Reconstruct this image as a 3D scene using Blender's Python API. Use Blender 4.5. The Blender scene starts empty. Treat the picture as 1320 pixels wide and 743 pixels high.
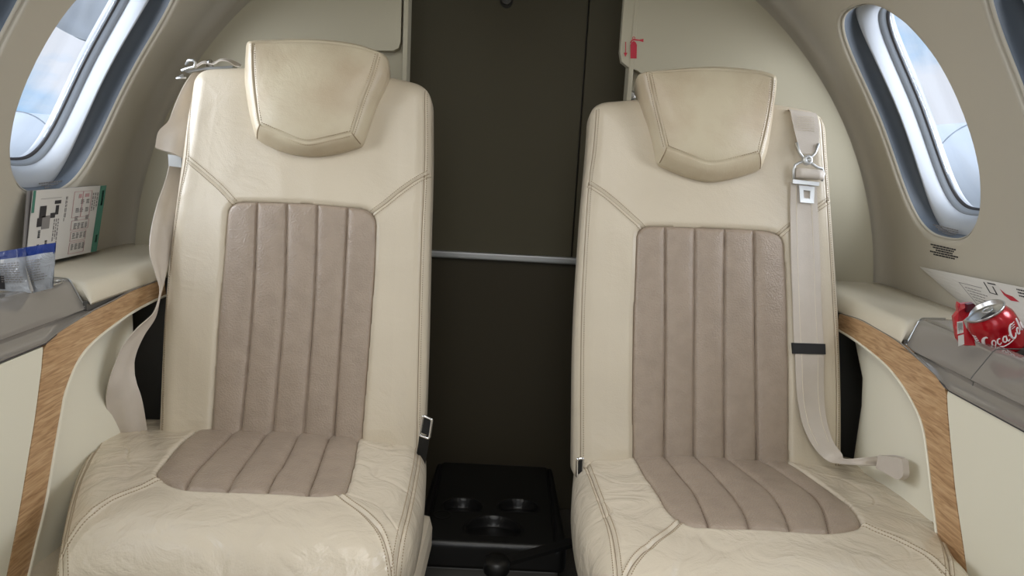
import bpy, bmesh, math, random
import numpy as np
from mathutils import Vector, Matrix

random.seed(4); RNG = np.random.RandomState(4)
SC = bpy.context.scene; COL = SC.collection
# ------------------------------------------------------------------ camera
F = 930.0
YAW, PIT, ROLL = map(math.radians, (0.6, -10.5, 3.1))
CAM = np.array([0.0, 0.0, 1.0])
_f = np.array([math.sin(YAW)*math.cos(PIT), math.cos(YAW)*math.cos(PIT), math.sin(PIT)])
_r = np.array([math.cos(YAW), -math.sin(YAW), 0.0]); _u = np.cross(_r, _f)
CR = math.cos(ROLL)*_r + math.sin(ROLL)*_u
CU = -math.sin(ROLL)*_r + math.cos(ROLL)*_u
cd = bpy.data.cameras.new('camera'); cam = bpy.data.objects.new('camera', cd); COL.objects.link(cam)
cd.lens = F/1320*36; cd.sensor_width = 36; cd.clip_start = 0.02; cd.clip_end = 400
m = Matrix.Identity(4)
for i in range(3):
    m[i][0] = CR[i]; m[i][1] = CU[i]; m[i][2] = -_f[i]; m[i][3] = CAM[i]
cam.matrix_world = m; SC.camera = cam
# ------------------------------------------------------------------ colour management
vs = SC.view_settings
SC.display_settings.display_device = 'sRGB'
vs.view_transform = 'Standard'; vs.look = 'None'; vs.gamma = 1; vs.exposure = 0.0; vs.use_curve_mapping = False

# ------------------------------------------------------------------ world: bright broken cloud
W = bpy.data.worlds.new('sky'); SC.world = W; W.use_nodes = True
nt = W.node_tree; nt.nodes.clear()
def N(nt, t, **k):
    n = nt.nodes.new(t)
    for a, b in k.items(): setattr(n, a, b)
    return n
wo = N(nt, 'ShaderNodeOutputWorld'); bg = N(nt, 'ShaderNodeBackground')
tc = N(nt, 'ShaderNodeTexCoord'); mp = N(nt, 'ShaderNodeMapping'); mp.inputs['Scale'].default_value = (1, 1, 2.2)
no = N(nt, 'ShaderNodeTexNoise'); no.inputs['Scale'].default_value = 3.4; no.inputs['Detail'].default_value = 7
cr = N(nt, 'ShaderNodeValToRGB')
cr.color_ramp.elements[0].position = .42; cr.color_ramp.elements[0].color = (.38, .68, 1.0, 1)
cr.color_ramp.elements[1].position = .54; cr.color_ramp.elements[1].color = (.93, .95, 1.0, 1)
sep = N(nt, 'ShaderNodeSeparateXYZ'); gr = N(nt, 'ShaderNodeMapRange')
gr.inputs[1].default_value = -.05; gr.inputs[2].default_value = .02
mx = N(nt, 'ShaderNodeMix', data_type='RGBA'); mx.inputs[6].default_value = (.50, .50, .48, 1)
L = nt.links.new
L(tc.outputs['Generated'], mp.inputs[0]); L(mp.outputs[0], no.inputs['Vector']); L(no.outputs[0], cr.inputs[0])
L(tc.outputs['Generated'], sep.inputs[0]); L(sep.outputs[2], gr.inputs[0]); L(gr.outputs[0], mx.inputs[0])
L(cr.outputs[0], mx.inputs[7]); L(mx.outputs[2], bg.inputs[0]); bg.inputs[1].default_value = 1.0; L(bg.outputs[0], wo.inputs[0])

def area(name, loc, target, sx, sy, energy, color=(1, 1, 1)):
    l = bpy.data.lights.new(name, 'AREA'); l.shape = 'RECTANGLE'; l.size = sx; l.size_y = sy; l.energy = energy; l.color = color
    o = bpy.data.objects.new(name, l); COL.objects.link(o); o.location = loc
    o.rotation_euler = (Vector(target)-Vector(loc)).to_track_quat('-Z', 'Y').to_euler(); return o
# daylight entering by the open cabin door and cockpit behind the camera, and by the cabin windows
area('cabin_doorway_daylight', (0.0, -.70, 1.20), (0, 1.3, .8), .6, .6, 1.9, (1, 1, .99))
area('window_daylight', (1.5, .80, 1.28), (-.5, 1.0, .75), 1.5, .9, 62, (.99, .99, 1))
area('window_daylight', (-1.5, .80, 1.28), (.5, 1.0, .75), 1.5, .9, 62, (.98, .99, 1))
area('overhead_fill', (0, .42, 1.50), (0, .50, 0), .5, 1.0, 6.5, (1, .985, .95))  # overhead fill added to brighten the cushion tops
sl = bpy.data.lights.new('sun', 'SUN'); sl.energy = 2.6; sl.angle = .6; so = bpy.data.objects.new('sun', sl); COL.objects.link(so)
so.location = (0, -3, 6); so.rotation_euler = Vector((.05, .75, -.66)).to_track_quat('-Z', 'Y').to_euler()

# ------------------------------------------------------------------ projection helpers (measured pixel -> point in the cabin)
def ray(p): return (p[0]-660)/F*CR - (p[1]-371.5)/F*CU + _f
def onp(p, ax, val):
    d = ray(p); return CAM + d*(val-CAM[ax])/d[ax]
def onY(p, y): return onp(p, 1, y)
def onX(p, x): return onp(p, 0, x)
def onZ(p, z): return onp(p, 2, z)
CR_R, CR_Z = .855, .68             # cabin cross-section radius and centre height
def oncyl(p, r=CR_R):
    d = ray(p); a = d[0]**2+d[2]**2; b = 2*(CAM[0]*d[0]+(CAM[2]-CR_Z)*d[2]); c = CAM[0]**2+(CAM[2]-CR_Z)**2-r*r
    return CAM+(-b+math.sqrt(b*b-4*a*c))/2/a*d
class Frame:
    """local frame: U lateral, V along the cushion, N out of the cushion"""
    def __init__(s, O, U, V):
        s.O = np.array(O, float); s.U = np.array(U, float)/np.linalg.norm(U)
        V = np.array(V, float); V = V - s.U*(V@s.U); s.V = V/np.linalg.norm(V); s.N = np.cross(s.U, s.V)
    def uv(s, p, n=0.0):
        d = ray(p); t = ((s.O+n*s.N-CAM)@s.N)/(d@s.N); q = CAM+t*d-s.O
        return np.array([q@s.U, q@s.V])
    def w(s, u, v, n):
        u, v, n = np.broadcast_arrays(u, v, n)
        return s.O+u[..., None]*s.U+v[..., None]*s.V+n[..., None]*s.N

# ------------------------------------------------------------------ object helpers
def tag(o, label=None, cat=None, group=None, kind=None):
    for k, v in (('label', label), ('category', cat), ('group', group), ('kind', kind)):
        if v: o[k] = v
    return o
def empty(name, loc, label, cat, group=None):
    o = bpy.data.objects.new(name, None); COL.objects.link(o); o.location = [float(x) for x in loc]
    o.empty_display_size = .05
    return tag(o, label, cat, group)
def root_loc(o):
    v = Vector((0, 0, 0))
    while o is not None: v += o.location; o = o.parent
    return v
def link(name, me, mat, parent=None):
    o = bpy.data.objects.new(name, me); COL.objects.link(o)
    if mat is not None:
        for mm in (mat if isinstance(mat, (list, tuple)) else [mat]): me.materials.append(mm)
    if parent is not None:
        o.parent = parent; off = root_loc(parent)
        me.transform(Matrix.Translation(-off))
    return o
def from_np(name, verts, quads, mat, parent=None, smooth=True, extra=None):
    me = bpy.data.meshes.new(name)
    faces = [tuple(int(i) for i in q) for q in quads]
    if extra: faces += [tuple(int(i) for i in f) for f in extra]
    me.from_pydata([tuple(map(float, v)) for v in verts], [], faces)
    if smooth: me.polygons.foreach_set('use_smooth', [True]*len(me.polygons))
    me.update()
    return link(name, me, mat, parent)
def grid_quads(n, m, off=0, wrap=False):
    i, j = np.meshgrid(np.arange(n-1), np.arange(m if wrap else m-1), indexing='ij')
    a = off+i*m+j; b = off+i*m+(j+1) % m; c = off+(i+1)*m+(j+1) % m; d = off+(i+1)*m+j
    return np.stack([a, b, c, d], -1).reshape(-1, 4)
def from_bm(name, bm, mat, parent=None, smooth=False, fix=True):
    if fix: bmesh.ops.recalc_face_normals(bm, faces=bm.faces)
    me = bpy.data.meshes.new(name); bm.to_mesh(me); bm.free()
    if smooth: me.polygons.foreach_set('use_smooth', [True]*len(me.polygons))
    return link(name, me, mat, parent)
def bevelled(bm, w, seg=2, ang=.5):
    if w > 0:
        es = [e for e in bm.edges if len(e.link_faces) == 2 and e.calc_face_angle(0) > ang]
        bmesh.ops.bevel(bm, geom=es, offset=w, segments=seg, profile=.6, affect='EDGES', clamp_overlap=True)
def add_box(bm, c, s, M=None):
    r = bmesh.ops.create_cube(bm, size=1)
    for v in r['verts']:
        v.co = Vector((v.co.x*s[0], v.co.y*s[1], v.co.z*s[2]))
        if M is not None: v.co = M @ v.co
        v.co += Vector([float(x) for x in c])
def box(name, c, s, mat, parent=None, bev=.004, M=None):
    bm = bmesh.new(); add_box(bm, c, s, M); bevelled(bm, bev); return from_bm(name, bm, mat, parent, smooth=False)
def prism(bm, pts, dirv):
    """closed prism from a 3-D polygon swept along dirv"""
    d = Vector([float(x) for x in dirv]); a = [bm.verts.new(Vector([float(x) for x in p])) for p in pts]; b = [bm.verts.new(v.co+d) for v in a]
    bm.faces.new(a); bm.faces.new(b[::-1]); n = len(a)
    for i in range(n): bm.faces.new((a[i], b[i], b[(i+1) % n], a[(i+1) % n]))
def tube(bm, pts, r, seg=8, closed=False, flat=1.0):
    P = [Vector([float(x) for x in p]) for p in pts]; n = len(P); rings = []
    up0 = None
    for i, p in enumerate(P):
        a = P[(i-1) % n] if closed or i > 0 else p; b = P[(i+1) % n] if closed or i < n-1 else p
        t = (b-a).normalized()
        if up0 is None: up0 = t.orthogonal().normalized()
        up0 = (up0-t*up0.dot(t)).normalized(); s = t.cross(up0)
        rr = r[i] if hasattr(r, '__len__') else r
        rings.append([bm.verts.new(p+rr*(math.cos(k*2*math.pi/seg)*up0+flat*math.sin(k*2*math.pi/seg)*s)) for k in range(seg)])
    for i in range(n if closed else n-1):
        A, B = rings[i], rings[(i+1) % n]
        for k in range(seg): bm.faces.new((A[k], A[(k+1) % seg], B[(k+1) % seg], B[k]))
    if not closed: bm.faces.new(rings[0][::-1]); bm.faces.new(rings[-1])
def lathe(bm, prof, c, ax, seg=48):
    ax = Vector(ax).normalized(); e1 = ax.orthogonal().normalized(); e2 = ax.cross(e1); c = Vector([float(x) for x in c]); rings = []
    for r, h in prof:
        if r < 1e-6: rings.append([bm.verts.new(c+ax*h)])
        else: rings.append([bm.verts.new(c+ax*h+r*(math.cos(k*2*math.pi/seg)*e1+math.sin(k*2*math.pi/seg)*e2)) for k in range(seg)])
    for A, B in zip(rings, rings[1:]):
        for k in range(seg):
            f = [A[k % len(A)], A[(k+1) % seg % len(A)], B[(k+1) % seg % len(B)], B[k % len(B)]]
            f = list(dict.fromkeys(f))
            if len(f) > 2: bm.faces.new(f)
def catmull(P, n, closed=False):
    P = np.array(P, float); k = len(P)
    if closed: Q = np.vstack([P[-1], P, P[0], P[1]])
    else: Q = np.vstack([2*P[0]-P[1], P, 2*P[-1]-P[-2]])
    segs = k if closed else k-1; out = []
    for i in range(segs):
        p0, p1, p2, p3 = Q[i:i+4]; t = np.linspace(0, 1, 17)[:-1, None]
        out.append(.5*((2*p1)+(-p0+p2)*t+(2*p0-5*p1+4*p2-p3)*t*t+(-p0+3*p1-3*p2+p3)*t**3))
    out = np.vstack(out+[P[:1] if closed else P[-1:]])
    return resample(out, n)
def resample(P, n, g=None):
    P = np.array(P, float); d = np.r_[0, np.cumsum(np.linalg.norm(np.diff(P, axis=0), axis=1))]
    t = np.linspace(0, 1, n) if g is None else g
    return np.stack([np.interp(t*d[-1], d, P[:, k]) for k in range(P.shape[1])], -1)
def fillet(pts, rad):
    """closed polygon -> dense rounded outline, index of the mid-arc point of every vertex"""
    out = []; mid = []; n = len(pts)
    for i in range(n):
        p = np.array(pts[i], float); a = np.array(pts[i-1], float)-p; b = np.array(pts[(i+1) % n], float)-p
        la, lb = np.linalg.norm(a), np.linalg.norm(b); a /= la; b /= lb
        t = min(rad[i], .45*la, .45*lb)
        k = 9; s = np.linspace(0, 1, k)[:, None]; q = (1-s)**2*(p+a*t)+2*s*(1-s)*p+s*s*(p+b*t)
        mid.append(len(out)+k//2); out += list(q)
    return np.array(out), mid
def dist(P, poly, closed=False):
    sh = P.shape[:-1]; P = P.reshape(-1, 2); A = np.array(poly, float); B = np.roll(A, -1, 0) if closed else A[1:]
    if not closed: A = A[:-1]
    best = np.full(len(P), 9.0)
    for a, b in zip(A, B):
        ab = b-a; L2 = ab@ab
        if L2 < 1e-14: continue
        t = np.clip(((P-a)@ab)/L2, 0, 1); best = np.minimum(best, np.hypot(*(P-a-t[:, None]*ab).T))
    return best.reshape(sh)
def inside(P, poly):
    sh = P.shape[:-1]; x, y = P[..., 0].ravel(), P[..., 1].ravel(); c = np.zeros(len(x), bool); poly = np.array(poly)
    for (x0, y0), (x1, y1) in zip(poly, np.roll(poly, -1, 0)):
        if y0 == y1: continue
        c ^= ((y0 > y) != (y1 > y)) & (x < (x1-x0)*(y-y0)/(y1-y0)+x0)
    return c.reshape(sh)
class Wob:
    """smooth random field from a sum of waves"""
    def __init__(s, sc, n=14, seed=0, stretch=(1, 1)):
        r = np.random.RandomState(seed); a = r.uniform(0, 6.28, n); f = sc*r.uniform(.5, 1.6, n)
        s.k = np.stack([np.cos(a)*f*stretch[0], np.sin(a)*f*stretch[1]], -1); s.p = r.uniform(0, 6.28, n); s.n = n
    def __call__(s, P): return np.sin(P@s.k.T+s.p).sum(-1)/math.sqrt(s.n)
def coons(outline, corners, n, m, k=.6):
    """corner indices: bottom-left, bottom-right, top-right, top-left (counter-clockwise outline)"""
    O = np.array(outline); N_ = len(O)
    def side(a, b):
        idx = [(a+i) % N_ for i in range(((b-a) % N_)+1)]; return O[idx]
    g = lambda q: (lambda t: t-k*np.sin(2*np.pi*t)/(2*np.pi))(np.linspace(0, 1, q))
    c0, c1, c2, c3 = corners
    B = resample(side(c0, c1), n, g(n)); R = resample(side(c1, c2), m, g(m))
    T = resample(side(c2, c3), n, g(n))[::-1]; Lf = resample(side(c3, c0), m, g(m))[::-1]
    s = g(n)[None, :, None]; t = g(m)[:, None, None]
    return (1-t)*B[None]+t*T[None]+(1-s)*Lf[:, None]+s*R[:, None]-((1-s)*(1-t)*B[0]+s*(1-t)*B[-1]+(1-s)*t*T[0]+s*t*T[-1])
def slab(name, fr, outline, corners, n, m, hfun, back, mat, parent, inset=.004, extra_back=None):
    """cushion-like body: height field over an outline, wrapped sides and a closed back"""
    P = coons(outline, corners, n, m); H = hfun(P)
    V = fr.w(P[..., 0], P[..., 1], H).reshape(-1, 3); q = [grid_quads(m, n)]
    idx = np.arange(m*n).reshape(m, n)
    bd = np.r_[idx[0, :], idx[1:, -1], idx[-1, -2::-1], idx[-2:0:-1, 0]]
    c = P.reshape(-1, 2)[bd]; cen = c.mean(0); k = len(bd); hb = H.reshape(-1)[bd]; verts = [V]; prev = bd
    for f in (.12, .5, .85, 1.0):
        sc_ = 1-inset*(0 if f < .6 else (f-.6)*2.5)/max(.01, np.abs(c-cen).mean())
        cc = cen+(c-cen)*sc_; hh = hb+(back-hb)*f
        verts.append(fr.w(cc[:, 0], cc[:, 1], hh)); off = sum(len(v) for v in verts[:-1]); cur = off+np.arange(k)
        q.append(np.stack([prev, cur, np.roll(cur, -1), np.roll(prev, -1)], -1)); prev = cur
    return from_np(name, np.vstack(verts), np.vstack(q), mat, parent, extra=[prev[::-1]])
def round_edge(d, T, R): return -T+T*np.sqrt(np.clip(1-(1-np.clip(d/R, 0, 1))**2, 0, 1))
def stitches(bm, path3, nrm, pitch=.0042, ln=.0026, w=.0007):
    P = np.array(path3); d = np.r_[0, np.cumsum(np.linalg.norm(np.diff(P, axis=0), axis=1))]; t = 0.0; nrm = np.array(nrm, float)
    while t+ln < d[-1]:
        a = np.array([np.interp(t, d, P[:, k]) for k in range(3)]); b = np.array([np.interp(t+ln, d, P[:, k]) for k in range(3)])
        e = b-a; e /= np.linalg.norm(e)+1e-12; s = np.cross(e, nrm); s /= np.linalg.norm(s)+1e-12; u = np.cross(s, e)
        q = [a-s*w-u*w*.4, a+s*w-u*w*.4, b+s*w-u*w*.4, b-s*w-u*w*.4]
        mid = (a+b)/2+u*w
        vb = [bm.verts.new(x) for x in q]; vt = [bm.verts.new(mid-s*w*.5-e*ln*.3), bm.verts.new(mid+s*w*.5-e*ln*.3), bm.verts.new(mid+s*w*.5+e*ln*.3), bm.verts.new(mid-s*w*.5+e*ln*.3)]
        bm.faces.new(vt)
        for i in range(4): bm.faces.new((vb[i], vb[(i+1) % 4], vt[(i+1) % 4], vt[i]))
        t += pitch
def offs(path, o):
    P = np.array(path, float); t = np.gradient(P, axis=0); t /= np.linalg.norm(t, axis=1)[:, None]+1e-12
    return P+o*np.stack([-t[:, 1], t[:, 0]], -1)

# ------------------------------------------------------------------ materials
def srgb(c):
    return tuple([(x/12.92 if x <= .04045 else ((x+.055)/1.055)**2.4) for x in [v/255 for v in c]]+[1])
def mat(name, rgb, rough=.5, metal=0, spec=.5, bump=None, var=None, coat=0, alpha=1, trans=0, stain=None, aniso=None):
    """rgb in sRGB 0-255; bump: list of (kind, scale, strength, distance); var: (scale, amount)"""
    m = bpy.data.materials.new(name); m.use_nodes = True; nt = m.node_tree; b = nt.nodes['Principled BSDF']
    b.inputs['Base Color'].default_value = srgb(rgb); b.inputs['Roughness'].default_value = rough; b.inputs['Metallic'].default_value = metal
    b.inputs['Specular IOR Level'].default_value = spec; b.inputs['Coat Weight'].default_value = coat; b.inputs['Alpha'].default_value = alpha
    b.inputs['Transmission Weight'].default_value = trans; b.inputs['Coat Roughness'].default_value = .08
    tc = N(nt, 'ShaderNodeTexCoord'); co = tc.outputs['Object']
    if var or stain:
        nz = N(nt, 'ShaderNodeTexNoise'); nz.inputs['Scale'].default_value = (var or stain[:1])[0]; nz.inputs['Detail'].default_value = 5
        nt.links.new(co, nz.inputs['Vector'])
        rp = N(nt, 'ShaderNodeValToRGB'); a = srgb(rgb); amt = var[1] if var else 0
        dk = srgb(stain[1]) if stain else tuple([x*(1-amt) for x in a[:3]]+[1]); lt = tuple([min(1, x*(1+amt)) for x in a[:3]]+[1])
        rp.color_ramp.elements[0].position = .3; rp.color_ramp.elements[0].color = dk
        rp.color_ramp.elements[1].position = .62; rp.color_ramp.elements[1].color = lt
        nt.links.new(nz.outputs[0], rp.inputs[0]); nt.links.new(rp.outputs[0], b.inputs['Base Color'])
    prev = None
    for kind, sc_, st, dst in (bump or []):
        if kind == 'voronoi':
            t = N(nt, 'ShaderNodeTexVoronoi'); t.inputs['Scale'].default_value = sc_; out = t.outputs['Distance']
        else:
            t = N(nt, 'ShaderNodeTexNoise'); t.inputs['Scale'].default_value = sc_; t.inputs['Detail'].default_value = 4; out = t.outputs[0]
            if kind == 'warp': t.inputs['Distortion'].default_value = 1.6
        nt.links.new(co, t.inputs['Vector'])
        bp = N(nt, 'ShaderNodeBump'); bp.inputs['Strength'].default_value = st; bp.inputs['Distance'].default_value = dst
        nt.links.new(out, bp.inputs['Height'])
        if prev: nt.links.new(prev, bp.inputs['Normal'])
        prev = bp.outputs[0]
    if prev: nt.links.new(prev, b.inputs['Normal'])
    return m
M = {}
M['leather'] = mat('cream leather', (202, 190, 169), .36, spec=.5, bump=[('voronoi', 420, .25, .0006), ('warp', 9, .35, .006), ('noise', 45, .25, .0012)], var=(5, .035))
M['leather_front'] = mat('creased cream leather', (203, 191, 171), .27, spec=.6, bump=[('voronoi', 420, .25, .0006), ('warp', 14, .75, .008), ('noise', 50, .25, .0012)], var=(6, .035))
M['leather_worn'] = mat('worn cream leather', (196, 184, 158), .38, bump=[('voronoi', 420, .25, .0006), ('warp', 14, .35, .006)], stain=(11, (180, 162, 136)))
M['taupe'] = mat('taupe perforated leather', (158, 142, 126), .36, bump=[('voronoi', 330, .6, .0010), ('warp', 14, .3, .004)], var=(40, .06))
M['stitch'] = mat('brown beige thread', (146, 128, 102), .8)
M['seam'] = mat('shadowed seam thread', (128, 110, 86), .8)
M['seam_taupe'] = mat('dark taupe thread', (96, 82, 72), .8)
M['stitch_light'] = mat('light thread', (222, 212, 192), .8)
M['liner'] = mat('cream cabin liner', (182, 175, 160), .62, spec=.3, bump=[('noise', 180, .12, .001)], var=(2, .02))
M['panel'] = mat('cream bulkhead panel', (174, 167, 146), .6, spec=.3, bump=[('noise', 150, .1, .001)])
M['sidepanel'] = mat('pale cream side panel', (224, 219, 200), .5, spec=.4, bump=[('noise', 200, .1, .0008)])
M['ledge'] = mat('cream ledge leather', (205, 196, 176), .36, bump=[('voronoi', 380, .2, .0005)], var=(8, .03))
M['console'] = mat('gloss grey plastic', (126, 121, 114), .13, coat=.6)
M['dkgrey'] = mat('dark grey plastic', (82, 80, 76), .4)
M['white_plastic'] = mat('white window plastic', (176, 181, 188), .4)
M['slate'] = mat('slate rubber', (92, 100, 110), .5)
M['gasket'] = mat('grey gasket', (140, 147, 156), .5)
M['black'] = mat('black plastic', (20, 20, 20), .38, bump=[('noise', 240, .15, .0006)])
M['blackgloss'] = mat('black webbing', (14, 15, 18), .55)
M['door'] = mat('olive grey door', (108, 102, 83), .6, spec=.3, bump=[('noise', 220, .15, .0008)], var=(3, .03))
M['door_shaded'] = mat('shaded olive door', (84, 77, 62), .6, spec=.3, bump=[('noise', 220, .15, .0008)])  # door olive darkened to hold the shade on the lower panel
M['metal'] = mat('brushed metal', (200, 200, 198), .32, metal=1)
M['steel'] = mat('satin light metal', (205, 206, 205), .42, metal=.75)
M['chrome'] = mat('chrome', (225, 225, 225), .1, metal=1)
M['web'] = mat('grey beige webbing', (196, 186, 174), .5, spec=.5, bump=[('noise', 500, .4, .0006)], var=(30, .03))
M['carpet'] = mat('grey brown carpet', (92, 86, 78), .95, bump=[('noise', 600, .8, .003)], var=(300, .2))
M['paper'] = mat('white paper', (206, 202, 196), .45)
M['green'] = mat('green ink', (70, 125, 108), .5)
M['pink'] = mat('pink ink', (190, 150, 150), .6)
M['ink'] = mat('dark ink', (50, 48, 50), .6)
M['ink2'] = mat('grey ink', (130, 126, 124), .6)
M['red'] = mat('red ink', (176, 26, 48), .5)
M['blue'] = mat('blue foil', (34, 58, 128), .3, coat=.3, bump=[('warp', 60, .5, .004)])
M['film'] = mat('clear film', (168, 172, 178), .12, coat=1, bump=[('warp', 45, .7, .006)])
M['canred'] = mat('red can paint', (176, 14, 30), .25, metal=.25, coat=.5)
M['canwhite'] = mat('white can paint', (235, 228, 228), .4)
M['alu'] = mat('aluminium', (205, 205, 205), .28, metal=1)
M['wrapred'] = mat('red foil wrapper', (176, 26, 40), .3, coat=.4, bump=[('warp', 50, .6, .005)])
M['maroon'] = mat('dark maroon foil', (70, 12, 28), .35)
M['aircraft'] = mat('white aircraft paint', (232, 235, 240), .3)
M['tarmac'] = mat('grey apron concrete', (140, 138, 134), .9)
# walnut veneer
def wood():
    m = mat('oak veneer', (170, 128, 88), .33, coat=.25); nt = m.node_tree; b = nt.nodes['Principled BSDF']
    tc = N(nt, 'ShaderNodeTexCoord'); mp = N(nt, 'ShaderNodeMapping'); mp.inputs['Scale'].default_value = (2, 4, 46); mp.inputs['Rotation'].default_value = (math.radians(42), 0, 0)
    w = N(nt, 'ShaderNodeTexNoise'); w.inputs['Scale'].default_value = 5; w.inputs['Detail'].default_value = 8; w.inputs['Distortion'].default_value = 1.2
    rp = N(nt, 'ShaderNodeValToRGB'); e = rp.color_ramp.elements
    e[0].position = .3; e[0].color = srgb((150, 114, 78)); e[1].position = .7; e[1].color = srgb((204, 170, 130))
    x = e.new(.5); x.color = srgb((184, 147, 107))
    nt.links.new(tc.outputs['Object'], mp.inputs[0]); nt.links.new(mp.outputs[0], w.inputs['Vector']); nt.links.new(w.outputs[0], rp.inputs[0]); nt.links.new(rp.outputs[0], b.inputs['Base Color'])
    return m
M['wood'] = wood()
def glass():
    m = bpy.data.materials.new('window pane'); m.use_nodes = True; nt = m.node_tree; nt.nodes.clear()
    o = N(nt, 'ShaderNodeOutputMaterial'); a = N(nt, 'ShaderNodeBsdfTransparent'); g = N(nt, 'ShaderNodeBsdfGlossy'); g.inputs['Roughness'].default_value = .02
    a.inputs[0].default_value = (.95, .97, 1, 1); x = N(nt, 'ShaderNodeMixShader'); x.inputs[0].default_value = .06
    nt.links.new(a.outputs[0], x.inputs[1]); nt.links.new(g.outputs[0], x.inputs[2]); nt.links.new(x.outputs[0], o.inputs[0]); return m
M['glass'] = glass()

# ------------------------------------------------------------------ cabin shell
Y_AFT, Y_FWD = 1.60, -.75
def cyl(Y, th, r=CR_R, s=1):
    Y, th, r = np.broadcast_arrays(Y, th, r)
    return np.stack([s*r*np.cos(th), Y, CR_Z+r*np.sin(th)], -1)
NW = 96
TH0, TH1 = math.radians(-30), math.radians(74)
WTH, WHY, WHT = math.radians(29.6), .142, .236/CR_R
def win_outline(Yc, sc=(1, 1)):
    t = np.linspace(0, 2*np.pi, NW, endpoint=False); e = 2/2.7
    return np.stack([Yc+sc[0]*WHY*np.sign(np.cos(t))*np.abs(np.cos(t))**e, WTH+sc[1]*WHT*np.sign(np.sin(t))*np.abs(np.sin(t))**e], -1)
def wall(name, s, wins, r0=CR_R, hole=(1, 1), mt='liner'):
    V = []; Q = []; off = 0
    bounds = [Y_AFT]+[(a+b)/2 for a, b in zip(wins, wins[1:])]+[Y_FWD]
    for w, (ya, yb) in zip(wins, zip(bounds, bounds[1:])):
        inn = win_outline(w, hole); t = np.linspace(0, 2*np.pi, NW, endpoint=False)
        # rectangle boundary hit along the same directions
        dx, dt = inn[:, 0]-w, inn[:, 1]-WTH
        kx = np.where(dx > 0, (ya-w)/np.maximum(dx, 1e-9), (yb-w)/np.minimum(dx, -1e-9)); kt = np.where(dt > 0, (TH1-WTH)/np.maximum(dt, 1e-9), (TH0-WTH)/np.minimum(dt, -1e-9))
        k = np.minimum(np.abs(kx), np.abs(kt)); outr = np.stack([w+dx*k, WTH+dt*k], -1)
        for cy, ct in ((ya, TH1), (ya, TH0), (yb, TH1), (yb, TH0)):
            i = np.argmin(np.hypot((outr[:, 0]-cy), (outr[:, 1]-ct)*.8)); outr[i] = (cy, ct)
        rows = [0, .01, .02, .04, .07]+list(np.linspace(.11, 1, 34))
        g = []
        for q in rows:
            P = inn+(outr-inn)*q
            rr = r0+.004*np.exp(-((np.full(NW, q)*np.linalg.norm((outr-inn)*[1, CR_R], axis=1))/.003)**2)*2
            fl = np.clip((P[:, 0]-(Y_AFT-.05))/.05, 0, 1); rr = rr-.05*(1-np.sqrt(1-np.clip(fl, 0, .999)**2))*.6
            g.append(cyl(P[:, 0], P[:, 1], rr, s))
        g = np.array(g); V.append(g.reshape(-1, 3)); Q.append(grid_quads(len(rows), NW, off, wrap=True)); off += g.shape[0]*NW
    Q = np.vstack(Q); Q = Q[:, ::-1] if s > 0 else Q
    o = from_np(name, np.vstack(V), Q, M[mt]); tag(o, kind='structure'); return o
WR = [1.372, .94, .50, .06, -.38]; WL = [1.312, .94, .50, .06, -.38]
wall('wall_right', 1, WR); wall('wall_left', -1, WL)
wall('wall_outer_skin_right', 1, WR, CR_R+.080, (.73, .85), 'aircraft'); wall('wall_outer_skin_left', -1, WL, CR_R+.080, (.73, .85), 'aircraft')
def window(name, s, Yc, detail=True):
    def ring(scy, sct, r): o = win_outline(Yc, (scy, sct)); return cyl(o[:, 0], o[:, 1], CR_R+r, s)
    def band(nm, specs, mt, parent=None):
        g = np.array([ring(*q) for q in specs]); Qd = grid_quads(len(specs), NW, wrap=True); return from_np(nm, g.reshape(-1, 3), Qd, mt, parent)
    fr = band(name, [(1.0, 1.0, .006), (.99, .994, .006), (.980, .988, .010)], M['liner']); tag(fr, kind='structure')
    band('shade_track', [(.978, .988, .010), (.972, .984, .022), (.955, .975, .056), (.76, .90, .060)], M['slate'], fr)
    band('window_frame', [(.785, 1.06, .062), (.782, 1.05, .038), (.777, 1.02, .032), (.770, .97, .031), (.764, .93, .034), (.757, .89, .042), (.752, .868, .050), (.75, .860, .056), (.745, .855, .062)], M['white_plastic'], fr)
    band('gasket', [(.75, .858, .058), (.735, .850, .058), (.71, .838, .064), (.69, .826, .068), (.675, .816, .072)], M['gasket'], fr)
    band('gasket_line', [(.694, .829, .0675), (.684, .821, .0678), (.676, .814, .073)], M['ink'], fr)
    V = np.vstack([ring(.682, .818, .0725), ring(.682, .818, .0765)])
    n = NW; q = [(i, (i+1) % n, n+(i+1) % n, n+i) for i in range(n)]
    from_np('pane', V, q, M['glass'], fr, smooth=False, extra=[list(range(n))[::-1], list(range(n, 2*n))])
    return fr
k = 1; WIN = {}
for s, wl in ((-1, WL), (1, WR)):
    for y in wl: WIN[(s, y)] = window('window_%d' % k, s, y); k += 1
# ceiling
th = np.linspace(TH1, math.pi-TH1, 24); ys = np.linspace(Y_FWD, Y_AFT, 12)
g = np.array([[cyl(y, t)[...] for t in th] for y in ys]).reshape(-1, 3)
tag(from_np('ceiling', g, grid_quads(12, 24)[:, ::-1], M['liner']), kind='structure')
bm = bmesh.new(); add_box(bm, (0, .8, -.02), (1.66, 3.2, .04)); tag(from_bm('floor', bm, M['carpet']), kind='structure')

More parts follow.
